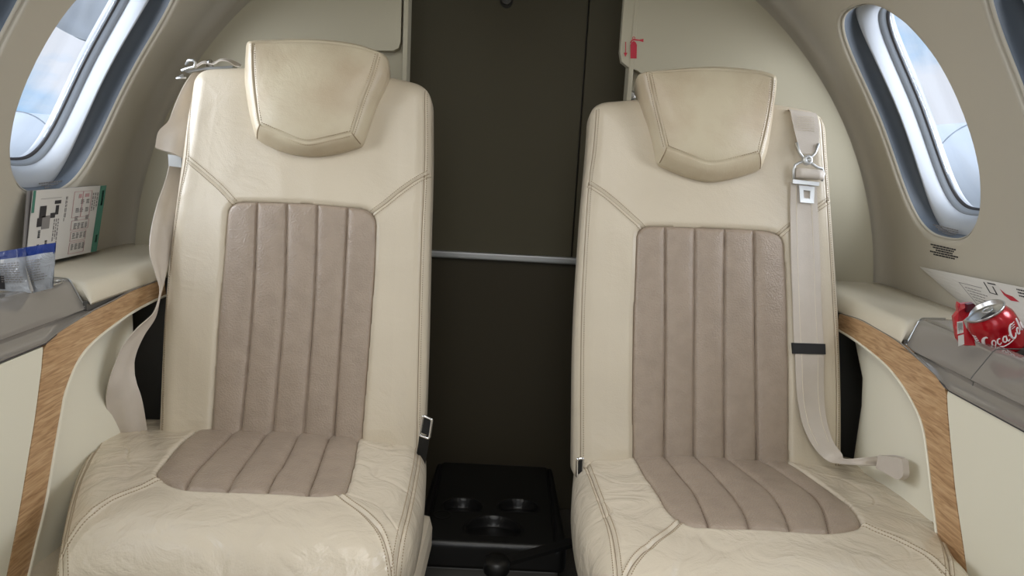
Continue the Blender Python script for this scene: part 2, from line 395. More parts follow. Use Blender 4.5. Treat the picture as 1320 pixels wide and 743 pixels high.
# aft bulkhead panels (left and right of the doorway), both with the cabin's curved outer edge
def bulkhead(name, s, xi, top_in, zlow):
    pts = [(s*math.cos(t)*CR_R, CR_Z+math.sin(t)*CR_R) for t in np.linspace(math.radians(-50), math.radians(90), 60)]
    pts = [p for p in pts]+[(0, CR_Z+CR_R)]
    # polygon: outer arc, ceiling, down to header, doorway edge, down to floor
    poly = [(p[0], p[1]) for p in pts[:-1]]+[(0, 1.47), (xi, 1.47), (xi, 0.0), (s*.50, 0.0)]
    bm = bmesh.new(); prism(bm, [(x, Y_AFT, z) for x, z in poly], (0, .02, 0)); o = from_bm(name, bm, M['panel']); tag(o, kind='structure'); return o
bl = bulkhead('wall_aft_left', -1, -.238, 0, 0); br = bulkhead('wall_aft_right', 1, .246, 0, 0)
# raised upper facing of each bulkhead with its rounded lower corner
def facing(s, x0, z0, side):
    pts = []
    arc = [(s*math.cos(t)*(CR_R-.035), CR_Z+math.sin(t)*(CR_R-.035)) for t in np.linspace(math.radians(-10), math.radians(90), 40)]
    poly = arc[:-1]+[(0, 1.468), (x0, 1.468)]
    if side == 'L': poly += [(x0, z0+.02), (x0-.004, z0+.006), (x0-.016, z0), (x0-.26, z0-.01), (x0-.30, z0-.05), (x0-.30, .60)]
    else: poly += [(x0, z0+.03), (x0+.005, z0+.010), (x0+.02, z0), (x0+.04, z0-.006), (x0+.07, z0-.024), (x0+.12, z0-.05), (x0+.16, z0-.12), (x0+.16, .60)]
    bm = bmesh.new(); prism(bm, [(x, Y_AFT-.024, z) for x, z in poly], (0, .0235, 0)); bevelled(bm, .005, 3)
    return from_bm('upper_panel', bm, M['panel'], bl if s < 0 else br)
pL = onY((516, 66), Y_AFT-.024); pR = onY((798, 86), Y_AFT-.024)
facing(-1, pL[0], pL[2], 'L'); facing(1, pR[0], pR[2], 'R')
# doorway jambs: bright edge strips
for s, x, par in ((-1, -.238, bl), (1, .246, br)):
    box('door_jamb', (x-s*.004, Y_AFT+.0, .72), (.010, .05, 1.42), M['panel'], par, .002)
# fire extinguisher sign and pin on the right panel
def on_aft(p, off=0): q = onY(p, Y_AFT-.0245-off); return q
bm = bmesh.new()
def flat(bm, px, off=.0004, fn=on_aft, d=(0, -.0006, 0)): prism(bm, [fn(p, off) for p in px], d)
flat(bm, [(812.6, 75.5), (812.6, 58), (814.2, 54.5), (817, 52.8), (819.5, 54.5), (821, 58), (820.6, 75.5)])
flat(bm, [(812.2, 54.5), (814.2, 51.5), (817, 50), (824, 51.2), (829.5, 50.2), (829.3, 54.3), (824, 52.8), (817.5, 52.2), (815, 52.8), (812.8, 56)])
tube(bm, [on_aft((817+1.7*math.cos(a), 49.3+1.6*math.sin(a)), .0006) for a in np.linspace(0, 6.28, 12, endpoint=False)], .0007, 5, True)
flat(bm, [(806.0, 54), (807.0, 54), (807, 68), (808.8, 68), (806.2, 73.5), (804.0, 68), (806, 68)])
tag(from_bm('extinguisher_sign', bm, M['red']), 'small red fire extinguisher symbol with downward arrow on cream bulkhead panel', 'sign')
bm = bmesh.new(); c = onY((813, 123), Y_AFT-.002)
lathe(bm, [(.011, 0), (.011, .006), (.008, .008), (.0075, .003), (0, .003)], c, (0, -1, 0), 20); lathe(bm, [(.003, .003), (.003, .012), (0, .012)], c, (0, -1, 0), 12)
from_bm('coat_hook', bm, M['metal'], br)

# door behind, with rail, seam and knob
YD = 1.92
bm = bmesh.new(); a, b = onY((500, 330), YD)[0]-.05, onY((752, 100), YD)[0]
zr = (onY((556, 329), YD)[2]+onY((740, 334), YD)[2])/2
bm = bmesh.new(); add_box(bm, ((a+b)/2, YD+.012, (zr+1.50)/2), (b-a, .024, 1.50-zr)); bevelled(bm, .003)
dr = from_bm('door_1', bm, M['door']); tag(dr, kind='structure')
c_ = .36
bm = bmesh.new(); add_box(bm, ((b+.0035+c_)/2, YD+.012, (zr+1.50)/2), (c_-b-.003, .024, 1.50-zr)); bevelled(bm, .003); from_bm('side_panel', bm, M['door'], dr)
bm = bmesh.new(); add_box(bm, ((a+c_)/2, YD+.02, zr/2), (c_-a, .024, zr-.004)); bevelled(bm, .003); from_bm('lower_panel', bm, M['door_shaded'], dr)
bm = bmesh.new(); add_box(bm, ((a+c_)/2, YD+.034, .76), (c_-a, .01, 1.52)); from_bm('backing', bm, M['black'], dr)  # black sheet added to stop light leaking through the door seam
bm = bmesh.new(); add_box(bm, ((a+c_)/2, YD-.003, zr), (c_-a-.02, .014, .020)); bevelled(bm, .005, 3); from_bm('door_rail', bm, M['steel'], dr)
bm = bmesh.new(); c = onY((653, 2), YD-.001); lathe(bm, [(.016, 0), (.016, .005), (.010, .008), (.009, .024), (.013, .028), (.013, .034), (0, .037)], c, (0, -1, 0), 24); from_bm('door_knob', bm, M['dkgrey'], dr)
for s, x in ((-1, -.34), (1, .37)):
    bm = bmesh.new(); add_box(bm, (x, (Y_AFT+YD)/2+.02, .76), (.02, YD-Y_AFT+.03, 1.52)); tag(from_bm('wall_passage_left' if s < 0 else 'wall_passage_right', bm, M['door_shaded']), kind='structure')
bm = bmesh.new(); add_box(bm, (0, (Y_AFT+YD)/2+.03, 1.53), (.76, YD-Y_AFT+.06, .02)); tag(from_bm('ceiling_passage', bm, M['door_shaded']), kind='structure')

# forward bulkhead behind the camera with the cockpit doorway
pts_ = [(math.cos(t)*CR_R, CR_Z+math.sin(t)*CR_R) for t in np.linspace(math.radians(-50), math.radians(90), 50)]
for s_ in (-1, 1):
    bm = bmesh.new(); prism(bm, [(s_*x, Y_FWD, z) for x, z in pts_[:-1]+[(0, 1.45), (.28, 1.45), (.28, 0), (.5, 0)]], (0, -.02, 0))
    tag(from_bm('wall_forward_left' if s_ < 0 else 'wall_forward_right', bm, M['panel']), kind='structure')

# ------------------------------------------------------------------ outside: apron, engine nacelles and wing tips seen by the windows
bm = bmesh.new(); add_box(bm, (0, 0, -1.3), (160, 160, .1)); tag(from_bm('ground', bm, M['tarmac']), kind='structure')

# ------------------------------------------------------------------ side ledges
XS = .655
def side_unit(s):
    sd = 'right' if s > 0 else 'left'
    # side wall of the cabin below the ledge: outer panel, recessed panel, wood arch
    if s > 0:
        outer = [(1082, 405), (1108, 413), (1130, 425), (1152, 438), (1170, 452), (1198, 477), (1217, 499), (1221, 535), (1226, 590), (1232, 645), (1243, 720), (1252, 790)]
        inner = [(1078, 424), (1098, 436), (1120, 452), (1145, 474), (1166, 501), (1183, 532), (1191, 556), (1196, 590), (1201, 632), (1206, 672), (1213, 730), (1219, 790)]
        jt = (1172, 452)
    else:
        outer = [(212, 360), (196, 366), (170, 376), (146, 389), (120, 402), (88, 421), (60, 443), (54, 480), (46, 540), (36, 600), (24, 670), (8, 750), (-6, 800)]
        inner = [(214, 381), (196, 389), (172, 402), (150, 417), (120, 441), (100, 466), (84, 505), (78, 535), (70, 580), (58, 650), (46, 700), (34, 750), (20, 800)]
    fp = lambda L_: catmull([onX(p, s*XS)[1:] for p in L_], 60)
    O_, I_ = fp(outer), fp(inner)
    # wood arch: strip with real thickness
    t_ = .012; V = []
    for x in (s*XS, s*(XS+t_)):
        V += [(x, p[0], p[1]) for p in O_]+[(x, p[0], p[1]) for p in I_]
    n = 60; Q = []
    for i in range(n-1):
        Q += [(i, i+1, n+i+1, n+i), (2*n+i, 3*n+i, 3*n+i+1, 2*n+i+1), (i, 2*n+i, 2*n+i+1, i+1), (n+i, n+i+1, 3*n+i+1, 3*n+i)]
    Q += [(0, n, 3*n, 2*n), (n-1, 3*n-1, 4*n-1, 2*n-1)]
    o = from_np('wood_trim', V, Q, M['wood'], smooth=False)
    bmx = bmesh.new(); bmx.from_mesh(o.data); bmesh.ops.recalc_face_normals(bmx, faces=bmx.faces); bmx.to_mesh(o.data); bmx.free()
    tag(o, 'curved oak arch trim on %s cabin side beside the %s seat' % (sd, sd), 'wood trim')
    # bright bead along the inner edge of the wood
    bm = bmesh.new(); tube(bm, [(s*(XS-.001), p[0], p[1]) for p in I_], .0022, 6); from_bm('trim_bead', bm, M['sidepanel'], o)
    # recessed panel behind the arch
    V = []
    for x in (s*(XS+.012), s*(XS+.03)):
        V.append(x)
    bm = bmesh.new(); ys_ = np.r_[np.linspace((1.265 if s > 0 else 1.27)+.10, (1.265 if s > 0 else 1.27)-.02, 16), np.linspace((1.265 if s > 0 else 1.27)-.04, .60, 14)]; rows = []
    for y in ys_:
        yk = 1.265 if s > 0 else 1.27; xx = XS+.013+.006*max(0, (y-.9)/.4)+(.05*max(0, (y-yk)/.07)**2 if y > yk else 0)
        rows.append([bm.verts.new((s*xx, y+(.10*min(1, max(0, (z-.58)/.13))**2*min(1, max(0, (y-1.15)/.1)) if s > 0 else 0), z)) for z in np.linspace(.05, .728 if y > 1.15 else .688, 14)])
    for a_, b_ in zip(rows, rows[1:]):
        for i in range(13): bm.faces.new((a_[i], a_[i+1], b_[i+1], b_[i]))
    r_ = bmesh.ops.extrude_face_region(bm, geom=list(bm.faces))
    for v in r_['geom']:
        if isinstance(v, bmesh.types.BMVert): v.co.x += s*.01
    o2 = from_bm('wall_recess_'+sd, bm, M['sidepanel'], smooth=True); tag(o2, kind='structure')
    bm = bmesh.new(); add_box(bm, (s*.745, (1.46 if s > 0 else 1.40), .37), (.20, .01, .725)); tag(from_bm('wall_cavity_shade_'+sd, bm, M['dkgrey']), kind='structure')  # dark panel added to stand for the shade behind the seat
    # forward side panel: polygon bounded by the wood's outer edge
    cut = [p for p in O_ if p[1] < .694]
    y0 = cut[0][0]
    poly = [(p[0], p[1]) for p in cut if p[1] > .02]; poly += [(poly[-1][0], .01), (-.7, .01), (-.7, .6935), (y0, .6935)]
    bm = bmesh.new(); prism(bm, [(s*(XS+.0005), y-.0015, z) for y, z in poly], (s*.02, 0, 0)); bevelled(bm, .0015, 1)
    o3 = from_bm('wall_side_'+sd, bm, M['sidepanel']); tag(o3, kind='structure')
    # upholstered ledge: profile swept aft
    Y0 = 1.19 if s > 0 else 1.15; ke = .62 if s > 0 else .30
    jy = lambda x: Y0+.18*(x-.744)-(max(0, .700-x)*ke)
    yj = jy(XS)
    arc = [(XS+.028-.028*math.sin(a), .734+.028*math.cos(a)) for a in np.linspace(0, math.radians(100), 12)]
    prof = [(.845, .759), (.80, .7615), (.74, .762)]+arc+[(XS+.004, .733), (.845, .733)]
    n = len(prof)
    dd = [.002, .006, .014, .03]+list(np.linspace(.05, Y_AFT-.001-Y0, 24)); V = []
    for i, d in enumerate(dd):
        sh = {0: .007, 1: .0025, 2: .0005}.get(i, 0)
        for (x, z) in prof: V.append((s*x, Y0+d+(jy(x)-Y0)*max(0, 1-d/.3), z-sh if z > .735 else z))
    led = from_np('side_ledge', V, grid_quads(len(dd), n, wrap=True), M['ledge'], extra=[list(range(n)), list(range((len(dd)-1)*n, len(dd)*n))[::-1]])
    bmx = bmesh.new(); bmx.from_mesh(led.data); bmesh.ops.recalc_face_normals(bmx, faces=bmx.faces); bmx.to_mesh(led.data); bmx.free()
    tag(led, 'cream leather covered ledge along %s wall behind the grey console' % sd, 'ledge')
    # dark strip standing in for the shadow between ledge and wood, following the wood's upper edge
    up = [p for p in O_ if p[0] > yj-.004]
    poly = [(p[0], p[1]+.0006) for p in up]; poly = [(1.58, poly[0][1])]+poly+[(poly[-1][0], .7345), (1.58, .7345)]
    bm = bmesh.new(); prism(bm, [(s*(XS+.005), y, z) for y, z in poly], (s*.006, 0, 0)); from_bm('shadow_gap_strip', bm, M['dkgrey'], led)
    bm = bmesh.new(); tube(bm, [(s*(XS+.001), p[0], p[1]+.0016) for p in O_ if p[1] > .694], .0014, 6); from_bm('edge_bead', bm, M['console'], o)
    # grey console: glossy moulded top, sloped inboard face, recessed lower band; cup recess cut in
    ob = sorted([(p[0], p[1]) for p in O_ if p[1] > .690]); oy = [p[0] for p in ob]; oz = [p[1] for p in ob]
    def zbot(y): return max(.694, min(.7215, float(np.interp(y, oy, oz))+.001))
    prof = [(.845, .7600), (.745, .7665), (.702, .7665), (.696, .7655), (.6915, .7625), (.6885, .7585), (.6665, .7300), (.6635, .7255), (.6625, .7225), (.6640, .7205), (.6680, .7190), (.6675, .7130), (.6640, .7070), (.6570, .7000), (.6535, .6975), (XS-.002, .694), (.845, .694)]
    n = len(prof); V = []; dd = [0, .003, .009, .02]+list(np.linspace(.035, 1.75, 60))
    for i, d in enumerate(dd):
        sh = {0: .006, 1: .0018, 2: .0003}.get(i, 0)
        for (x, z) in prof:
            y = Y0-d+(jy(x)-Y0)*max(0, 1-d/.3); zb = zbot(y); z2 = z if z > .722 else zb+(z-.694)*(.722-zb)/(.722-.694)
            V.append((s*x, y, z2-sh if z > .724 else z2))
    con = from_np('armrest_console', V, grid_quads(len(dd), n, wrap=True), M['console'], smooth=True, extra=[list(range(n))[::-1], list(range((len(dd)-1)*n, len(dd)*n))])
    bmx = bmesh.new(); bmx.from_mesh(con.data); bmesh.ops.recalc_face_normals(bmx, faces=bmx.faces); bmx.to_mesh(con.data); bmx.free()
    # cut the cup recess
    cx_, y1_, y2_, rr_ = (.752, 1.085, .93, .038) if s > 0 else (.752, .985, .88, .038)
    stad = lambda r: [(s*cx_+r*math.cos(a), y1_+r*math.sin(a)) for a in np.linspace(0, math.pi, 20)]+[(s*cx_+r*math.cos(a), y2_+r*math.sin(a)) for a in np.linspace(math.pi, 2*math.pi, 20)]
    bm = bmesh.new(); prism(bm, [(x, y, .715) for x, y in stad(rr_)], (0, 0, .08)); cut_ = from_bm('cutter', bm, M['black'])
    md = con.modifiers.new('b', 'BOOLEAN'); md.operation = 'DIFFERENCE'; md.object = cut_; md.solver = 'EXACT'
    dg = bpy.context.evaluated_depsgraph_get(); dg.update(); nm_ = bpy.data.meshes.new_from_object(con.evaluated_get(dg)); con.modifiers.clear(); con.data = nm_
    for p in nm_.polygons: p.use_smooth = True
    try: nm_.set_sharp_from_angle(angle=.42)
    except Exception: pass
    bpy.data.objects.remove(cut_)
    tag(con, 'glossy grey plastic console on %s side with cup recess' % sd, 'console')
    zt = .7655
    bm = bmesh.new(); tube(bm, [(x, y, .7645) for x, y in stad(rr_+.001)], .0022, 6, True); from_bm('recess_rim', bm, M['metal'], con)
    bm = bmesh.new(); prism(bm, [(x, y, .7152) for x, y in stad(rr_-.0008)], (0, 0, .003)); from_bm('recess_liner', bm, M['black'], con)
    bm = bmesh.new(); tube(bm, [(s*x, jy(x)-.004, z+.0003) for x, z in prof[1:8]], .0013, 6); from_bm('joint_bead', bm, M['metal'], con)
    if s < 0:
        bm = bmesh.new(); sc0 = onZ((66, 366), .767); tube(bm, [sc0+np.array([.010*math.cos(t), .022*math.sin(t), .0004]) for t in np.linspace(0, 6.283, 24, endpoint=False)], .0014, 6, True); from_bm('slot_rim', bm, M['metal'], con)
    # split line across the console and metal edge strip
    yq = onZ((1268, 455), .76)[1] if s > 0 else onZ((18, 405), .76)[1]
    path = [(s*x, yq+.25*(x-.70)*(1 if x < .70 else .6), z+.0002) for x, z in prof[1:-5]]
    bm = bmesh.new(); tube(bm, path, .0009, 5); from_bm('split_line', bm, M['dkgrey'], con)
    bm = bmesh.new(); pth = []
    bm = bmesh.new(); tube(bm, [(s*(XS-.0010), y, zbot(y)-.0010) for y in np.linspace(1.03, -.55, 60)], .0013, 6); from_bm('edge_strip', bm, M['ink'], con)
    return con
side_unit(1); side_unit(-1)

# ------------------------------------------------------------------ seats
def P(L_, fr, n): return [fr.uv(p, n) for p in L_]
def seat(side):
    R_ = side == 'right'
    # the reclined plane of the seat back
    yb, yt = (1.235, 1.395)
    O = onY((645, 575 if not R_ else 590), yb); O[0] = -.36 if not R_ else .40
    fr = Frame(O, (1, 0, 0), (0, yt-yb, .64))
    if fr.N[1] > 0: fr.N = -fr.N
    root = empty('passenger_chair', (O[0], 1.15, 0.0), 'cream leather seat at right with a pale shoulder belt over its front' if R_ else 'cream leather seat at left with no belt across its front', 'seat', 'cream leather cabin seats')
    T, T2 = .030, .095
    if not R_:
        out = [(203, 580), (545, 598), (550, 480), (554, 300), (556.5, 215), (556, 111), (500, 97), (400, 88), (300, 86), (251, 89), (241, 150), (226, 260), (211, 390)]
        rad = [.02, .02, .5, .3, .3, .036, .2, .2, .2, .034, .3, .3, .3]; cor = (0, 1, 5, 9)
        seams = [[(243, 96), (240, 150), (238, 205), (226, 262), (214, 350), (207, 430), (205, 572)], [(546.5, 113), (547, 200), (543, 300), (540, 400), (536, 590)]]
        diag = [[(240, 204), (262, 222), (286, 243), (306, 264)], [(552, 222), (520, 245), (496, 265), (480, 277)]]
        ins = [(273, 580), (466, 586), (476, 460), (485, 330), (486, 272), (440, 267), (390, 263), (340, 262), (296, 261), (292, 320), (283, 420)]
        irad = [.006, .006, .3, .3, .040, .2, .2, .2, .042, .3, .3]; icor = (0, 1, 4, 8)
        fl = [[(334, 258), (328, 400), (310, 586)], [(372.5, 258), (368, 400), (351, 586)], [(411.5, 258), (406, 400), (391, 590)], [(450, 262), (443, 400), (430, 590)]]
    else:
        out = [(738, 618), (1085, 632), (1086, 520), (1082, 400), (1074, 290), (1064, 146), (1010, 134), (930, 128), (860, 124), (761, 132), (757.5, 190), (750, 270), (740, 420)]
        rad = [.02, .02, .5, .3, .3, .036, .2, .2, .2, .034, .3, .3, .3]; cor = (0, 1, 5, 9)
        seams = [[(770, 139), (766, 190), (760, 237), (754, 330), (750, 430), (749, 612)], [(1060, 150), (1067, 255), (1076, 400), (1080, 500), (1079, 624)]]
        diag = [[(760, 236), (786, 256), (812, 280), (831, 299)], [(1071, 257), (1040, 277), (1015, 293), (1000, 306)]]
        ins = [(815, 614), (1015, 624), (1015, 480), (1012, 360), (1008, 302), (970, 297), (910, 295), (860, 293), (820, 292), (818, 350), (814, 450)]
        irad = [.006, .006, .3, .3, .040, .2, .2, .2, .042, .3, .3]; icor = (0, 1, 4, 8)
        fl = [[(856, 289), (856, 440), (854, 626)], [(894, 289), (893, 440), (892, 626)], [(932, 289), (931, 440), (932, 626)], [(969, 291), (971, 440), (974, 626)]]
    ouv, om = fillet(P(out, fr, -T*.6), rad); iuv, im = fillet(P(ins, fr, 0), irad)
    sm = [catmull(P(q, fr, 0), 60) for q in seams]; dg_ = [catmull(P(q, fr, 0), 24) for q in diag]
    fuv = [catmull(P(q, fr, 0), 20) for q in fl]
    ucen = ouv[:, 0].mean(); w1 = Wob(22, 12, 3+R_); w2 = Wob(70, 16, 9+R_, (1, .4)); vtop = ouv[:, 1].max()
    def h(Pt, groove=True):
        d = dist(Pt, ouv, True)*inside(Pt, ouv); q = round_edge(d, T, .034)
        u = (Pt[..., 0]-ucen)/.24; q = q+.010*(1-u**2)*np.clip(d/.06, 0, 1)-.006*np.clip(1-np.abs(u), 0, 1)*0
        di = dist(Pt, iuv, True); ins_ = inside(Pt, iuv)
        q = q+.004*np.exp(-(di/.03)**2)*(~ins_) - .012*np.where(ins_, np.clip(di/.006, 0, 1), 0) - .0035*np.exp(-(di/.005)**2)
        for s_ in sm:
            ds = dist(Pt, s_); q = q-.0018*np.exp(-(ds/.0016)**2)+.0006*np.exp(-((ds-.004)/.0022)**2)
        for s_ in dg_:
            ds = dist(Pt, s_); q = q-.0020*np.exp(-(ds/.0016)**2)+.0009*np.exp(-((ds-.0048)/.0024)**2)
        q = q+.0011*w1(Pt)*np.clip(d/.03, 0, 1)+.0004*w2(Pt)*np.clip(d/.03, 0, 1)
        return q
    body = slab('backrest', fr, ouv, [om[i] for i in cor], 380, 520, h, -T2, M['leather'], root)
    # fluted insert
    dlim = .006
    def hi(Pt):
        d = dist(Pt, iuv, True)*inside(Pt, iuv); df = np.min([dist(Pt, f_) for f_ in fuv], 0)
        u = (Pt[..., 0]-ucen)/.24; base = .010*(1-u**2)
        e = np.minimum(d, df); pil = .0060*(1-np.exp(-e/.006)); grv = -.0032*np.exp(-(df/.0022)**2)
        return base-.004+.0045*np.clip(d/.006, 0, 1)**.5+pil+grv+.0005*w2(Pt)
    bi = slab('back_insert', fr, iuv, [im[i] for i in icor], 260, 300, hi, -.010, M['taupe'], body, inset=0)
    # back shell behind the cushion
    zc = .5*(ouv[:, 1].min()+vtop)
    shell = [(p[0], p[1]) for p in (ouv-[ucen, zc])*[.965, .985]+[ucen, zc]]
    bm = bmesh.new(); prism(bm, [fr.w(np.array(a), np.array(b_), np.array(-T2+.001)) for a, b_ in shell[::3]], -fr.N*.035); bevelled(bm, .008, 2, .9); from_bm('back_shell', bm, M['dkgrey'], root)
    # stitching
    def run(path, o_, hf, fr, par, lift=.0002, pitch=.0042):
        bm = bmesh.new(); q = offs(path, o_); q = resample(q, 90); hh = hf(q[None])[0]; stitches(bm, fr.w(q[:, 0], q[:, 1], hh+lift), fr.N, pitch)
        from_bm('stitching', bm, M['stitch'], par, fix=False)
    def seamline(path, hf, fr, par, mt, r=.0007, lift=-.0001):
        bm = bmesh.new(); q = resample(path, 80); hh = hf(q[None])[0]; tube(bm, fr.w(q[:, 0], q[:, 1], hh+lift), r, 5); from_bm('seam', bm, mt, par, fix=False)
    for s_ in sm+dg_: seamline(s_, h, fr, body, M['seam'])
    for f_ in fuv:
        q_in = resample(f_, 80); q_in = q_in[inside(q_in, iuv)]; seamline(q_in, hi, fr, bi, M['seam_taupe'], .0008)
    for s_ in sm: run(s_, .0045, h, fr, body)
    for s_ in dg_: run(s_, .0055, h, fr, body); run(s_, -.0055, h, fr, body)
    # ------------- headrest
    h0, h1 = .004, .047
    if not R_:
        IN = dict(bot=[(335, 161), (364, 173), (394, 184), (424, 179), (454, 172)], right=[(454, 172), (468, 128), (480, 96), (488, 68)], top=[(488, 68), (456, 59), (398, 53), (325, 55.5)], left=[(325, 55.5), (327, 100), (332, 145), (335, 161)])
        OU = dict(bot=[(330, 180), (362, 194), (398, 200.5), (434, 196), (466, 187)], right=[(466, 187), (484, 135), (499, 99), (500, 72)], top=[(500, 72), (458, 56.5), (398, 50.5), (317, 53)], left=[(317, 53), (315, 103), (322, 150), (330, 180)])
    else:
        IN = dict(bot=[(859, 191), (888, 202), (916, 211), (948, 206), (979, 198)], right=[(979, 198), (990, 151), (995, 120), (997, 100)], top=[(997, 100), (973, 94), (912, 89), (836, 93)], left=[(836, 93), (845, 133), (852, 162), (859, 191)])
        OU = dict(bot=[(849, 211), (884, 226), (918, 233.5), (952, 228), (981, 219)], right=[(981, 219), (991, 187), (1001.5, 111), (1001, 97)], top=[(1001, 97), (973, 90), (912, 86), (821, 95)], left=[(821, 95), (829, 133), (840, 169), (849, 211)])
    K = 56
    def loop(D, hh, sharp):
        out_ = []
        for nm in ('bot', 'right', 'top', 'left'):
            pts = P(D[nm], fr, hh); q = resample(pts, K) if sharp or nm == 'bot' and sharp else catmull(pts, K); out_ += list(q[:-1])
        return np.array(out_)
    Iu, Ou = loop(IN, h1, False), loop(OU, h0+.02, False)
    Iu = (np.roll(Iu, 1, 0)+Iu*2+np.roll(Iu, -1, 0))/4
    for _ in range(5): Ou = (np.roll(Ou, 1, 0)+Ou*2+np.roll(Ou, -1, 0))/4
    k1 = K-1; G = coons(Iu, [0, k1, 2*k1, 3*k1], K, K, 0.0)
    wb = Wob(40, 12, 31+R_); din = dist(G, Iu, True)
    ss_ = np.linspace(0, 1, K); bul = (np.clip(4*ss_*(1-ss_), 0, 1)**.7)[None, :]*(np.clip(4*ss_*(1-ss_), 0, 1)**.7)[:, None]
    Hg = h1+.014*bul-.0022*np.exp(-(din/.0016)**2)+.0012*wb(G)*np.clip(din/.02, 0, 1)
    V = [fr.w(G[..., 0], G[..., 1], Hg).reshape(-1, 3)]; q = [grid_quads(K, K)]; idx = np.arange(K*K).reshape(K, K)
    bd = np.r_[idx[0, :-1], idx[:-1, -1], idx[-1, :0:-1], idx[:0:-1, 0]]; prev = bd; n_ = len(bd); cnt = K*K
    tops = np.zeros(n_); tops[2*k1:3*k1] = np.sin(np.linspace(0, math.pi, k1))
    for f in (.06, .14, .3, .5, .7, .85, .94, 1.0, 1.01, 1.0):
        ff = min(f, 1); C_ = Iu+(Ou-Iu)*ff; hh = h1-(h1-h0-.018)*(ff**2.0)
        if f == .06: hh += .0006
        if f == 1.01: hh = h0
        if f == 1.0 and len(V) > 9: hh = h0-.04; C_ = Ou*.97+Ou.mean(0)*.03
        V.append(fr.w(C_[:, 0], C_[:, 1], np.full(n_, hh))); cur = cnt+np.arange(n_); cnt += n_
        q.append(np.stack([prev, cur, np.roll(cur, -1), np.roll(prev, -1)], -1)); prev = cur
    hr = from_np('headrest', np.vstack(V), np.vstack(q), M['leather_worn'], root, extra=[prev[::-1]])
    for o_, lift in ((.0045, .0012), (-.004, -.0007)):
        for a_, b_ in ((0, k1), (k1, 2*k1), (3*k1, 4*k1)):
            bm = bmesh.new(); seg = Iu[a_:b_]; pq = offs(seg, o_); din2 = dist(pq, Iu, True)
            hh = h1+.0022+0*din2 if o_ > 0 else np.full(len(pq), h1-.0016)
            stitches(bm, fr.w(pq[:, 0], pq[:, 1], hh), fr.N, .0042); from_bm('headrest_stitching', bm, M['stitch'], hr, fix=False)
    # corner seams of the headrest border
    for i in (0, k1):
        bm = bmesh.new()
        a_ = Iu[i]; b_ = Ou[i]; pts = [fr.w(np.array(a_[0]+(b_[0]-a_[0])*f), np.array(a_[1]+(b_[1]-a_[1])*f), np.array(h1-(h1-h0-.018)*(f**2.0)+.0002)) for f in np.linspace(0, .97, 8)]
        tube(bm, pts, .0009, 5); from_bm('border_seam', bm, M['stitch'], hr)
    # ------------- seat cushion
    tilt = math.radians(5)
    zc0 = .470 if not R_ else .462
    fo = Frame((O[0], 1.25, zc0), (1, 0, 0), (0, math.cos(tilt), -math.sin(tilt)))
    if fo.N[2] < 0: fo.N = -fo.N
    TS = .055
    if not R_:
        left = [(134, 543), (112, 567), (97, 604), (86, 645), (77, 690)]; right = [(549, 563), (551, 590), (547, 640), (536, 688)]
        bmid = [(300, 545), (450, 553)]
        sins = [(227, 632), (326, 637), (405, 640), (446, 634), (459, 590), (463, 554), (400, 549), (330, 546), (262, 545), (228, 576), (199, 613)]
        sir = [.2, .2, .2, .03, .2, .004, .2, .2, .004, .2, .018]; sic = (10, 3, 5, 8)
        sse = [[(148, 546), (121, 577), (100, 612), (89, 646), (81, 675), (86, 712)], [(540, 563), (537, 592), (526, 645), (511, 692), (504, 730)]]
        sdg = [[(82, 672), (120, 655), (165, 637), (205, 623)], [(430, 636), (468, 657), (492, 675), (511, 692)]]
        sfl = [[(312, 545), (271, 590), (247, 617), (236, 640)], [(353, 546), (322, 590), (303, 618), (289, 642)], [(392, 547), (371, 590), (352, 620), (343, 642)], [(430, 549), (414, 592), (403, 620), (396, 643)]]
        yf = -.445
    else:
        left = [(741, 588), (738, 621), (741, 655), (748, 690)]; right = [(1118, 597), (1170, 619), (1206, 652), (1226, 690), (1238, 730)]
        bmid = [(1000, 595), (860, 590)]
        sins = [(885, 676), (933, 682), (1006, 686), (1068, 689), (1114, 681), (1096, 652), (1060, 623), (1014, 596), (950, 592), (885, 589), (818, 586), (839, 621), (862, 659)]
        sir = [.02, .2, .2, .2, .025, .2, .2, .004, .2, .2, .004, .2, .2]; sic = (0, 4, 7, 10)
        sse = [[(757, 594), (773, 638), (788, 679), (800, 730)], [(1120, 600), (1156, 616), (1191, 647), (1214, 687), (1224, 732), (1226, 760)]]
        sdg = [[(800, 731), (825, 707), (855, 688), (882, 672)], [(1113, 683), (1150, 695), (1190, 714), (1222, 737)]]
        sfl = [[(854, 586), (892, 630), (909, 665), (917, 690)], [(892, 587), (935, 628), (958, 660), (968, 693)], [(931, 588), (985, 630), (1008, 660), (1021, 695)], [(974, 590), (1032, 626), (1058, 655), (1072, 697)]]
        yf = -.475
    hs = -TS*.45
    Lp = [fo.uv(p, hs) for p in left]; Rp = [fo.uv(p, hs) for p in right]
    def ext(Pl, yv, du):            # continue the side forward to the front corner
        a_ = Pl[-1]; return [np.array([a_[0]+du*.5, (a_[1]+yv)/2]), np.array([a_[0]+du, yv+.012])]
    bk = .035
    Lb = np.array([Lp[0][0]+.006, bk]); Rb = np.array([Rp[0][0]-.004, bk])
    dl = .030 if not R_ else .026
    Lf = ext(Lp, yf, dl); Rf = ext(Rp, yf, -dl)
    Lc, Rc = Lb+[.05, .065], Rb+[-.05, .065]
    poly = [Lf[1], (Lf[1]*.5+Rf[1]*.5)+[0, -.012], Rf[1], Rf[0]]+Rp[::-1]+[Rb, Rc, Lc, Lb]+Lp+[Lf[0]]
    rads = [.085, .3, .085, .3]+[.3]*len(Rp)+[.03, .03, .03, .03]+[.3]*len(Lp)+[.3]
    cuv, cm = fillet(poly, rads); ci = [0, 2, 5+len(Rp), 6+len(Rp)]
    siv, sim = fillet(P(sins, fo, .012), sir)
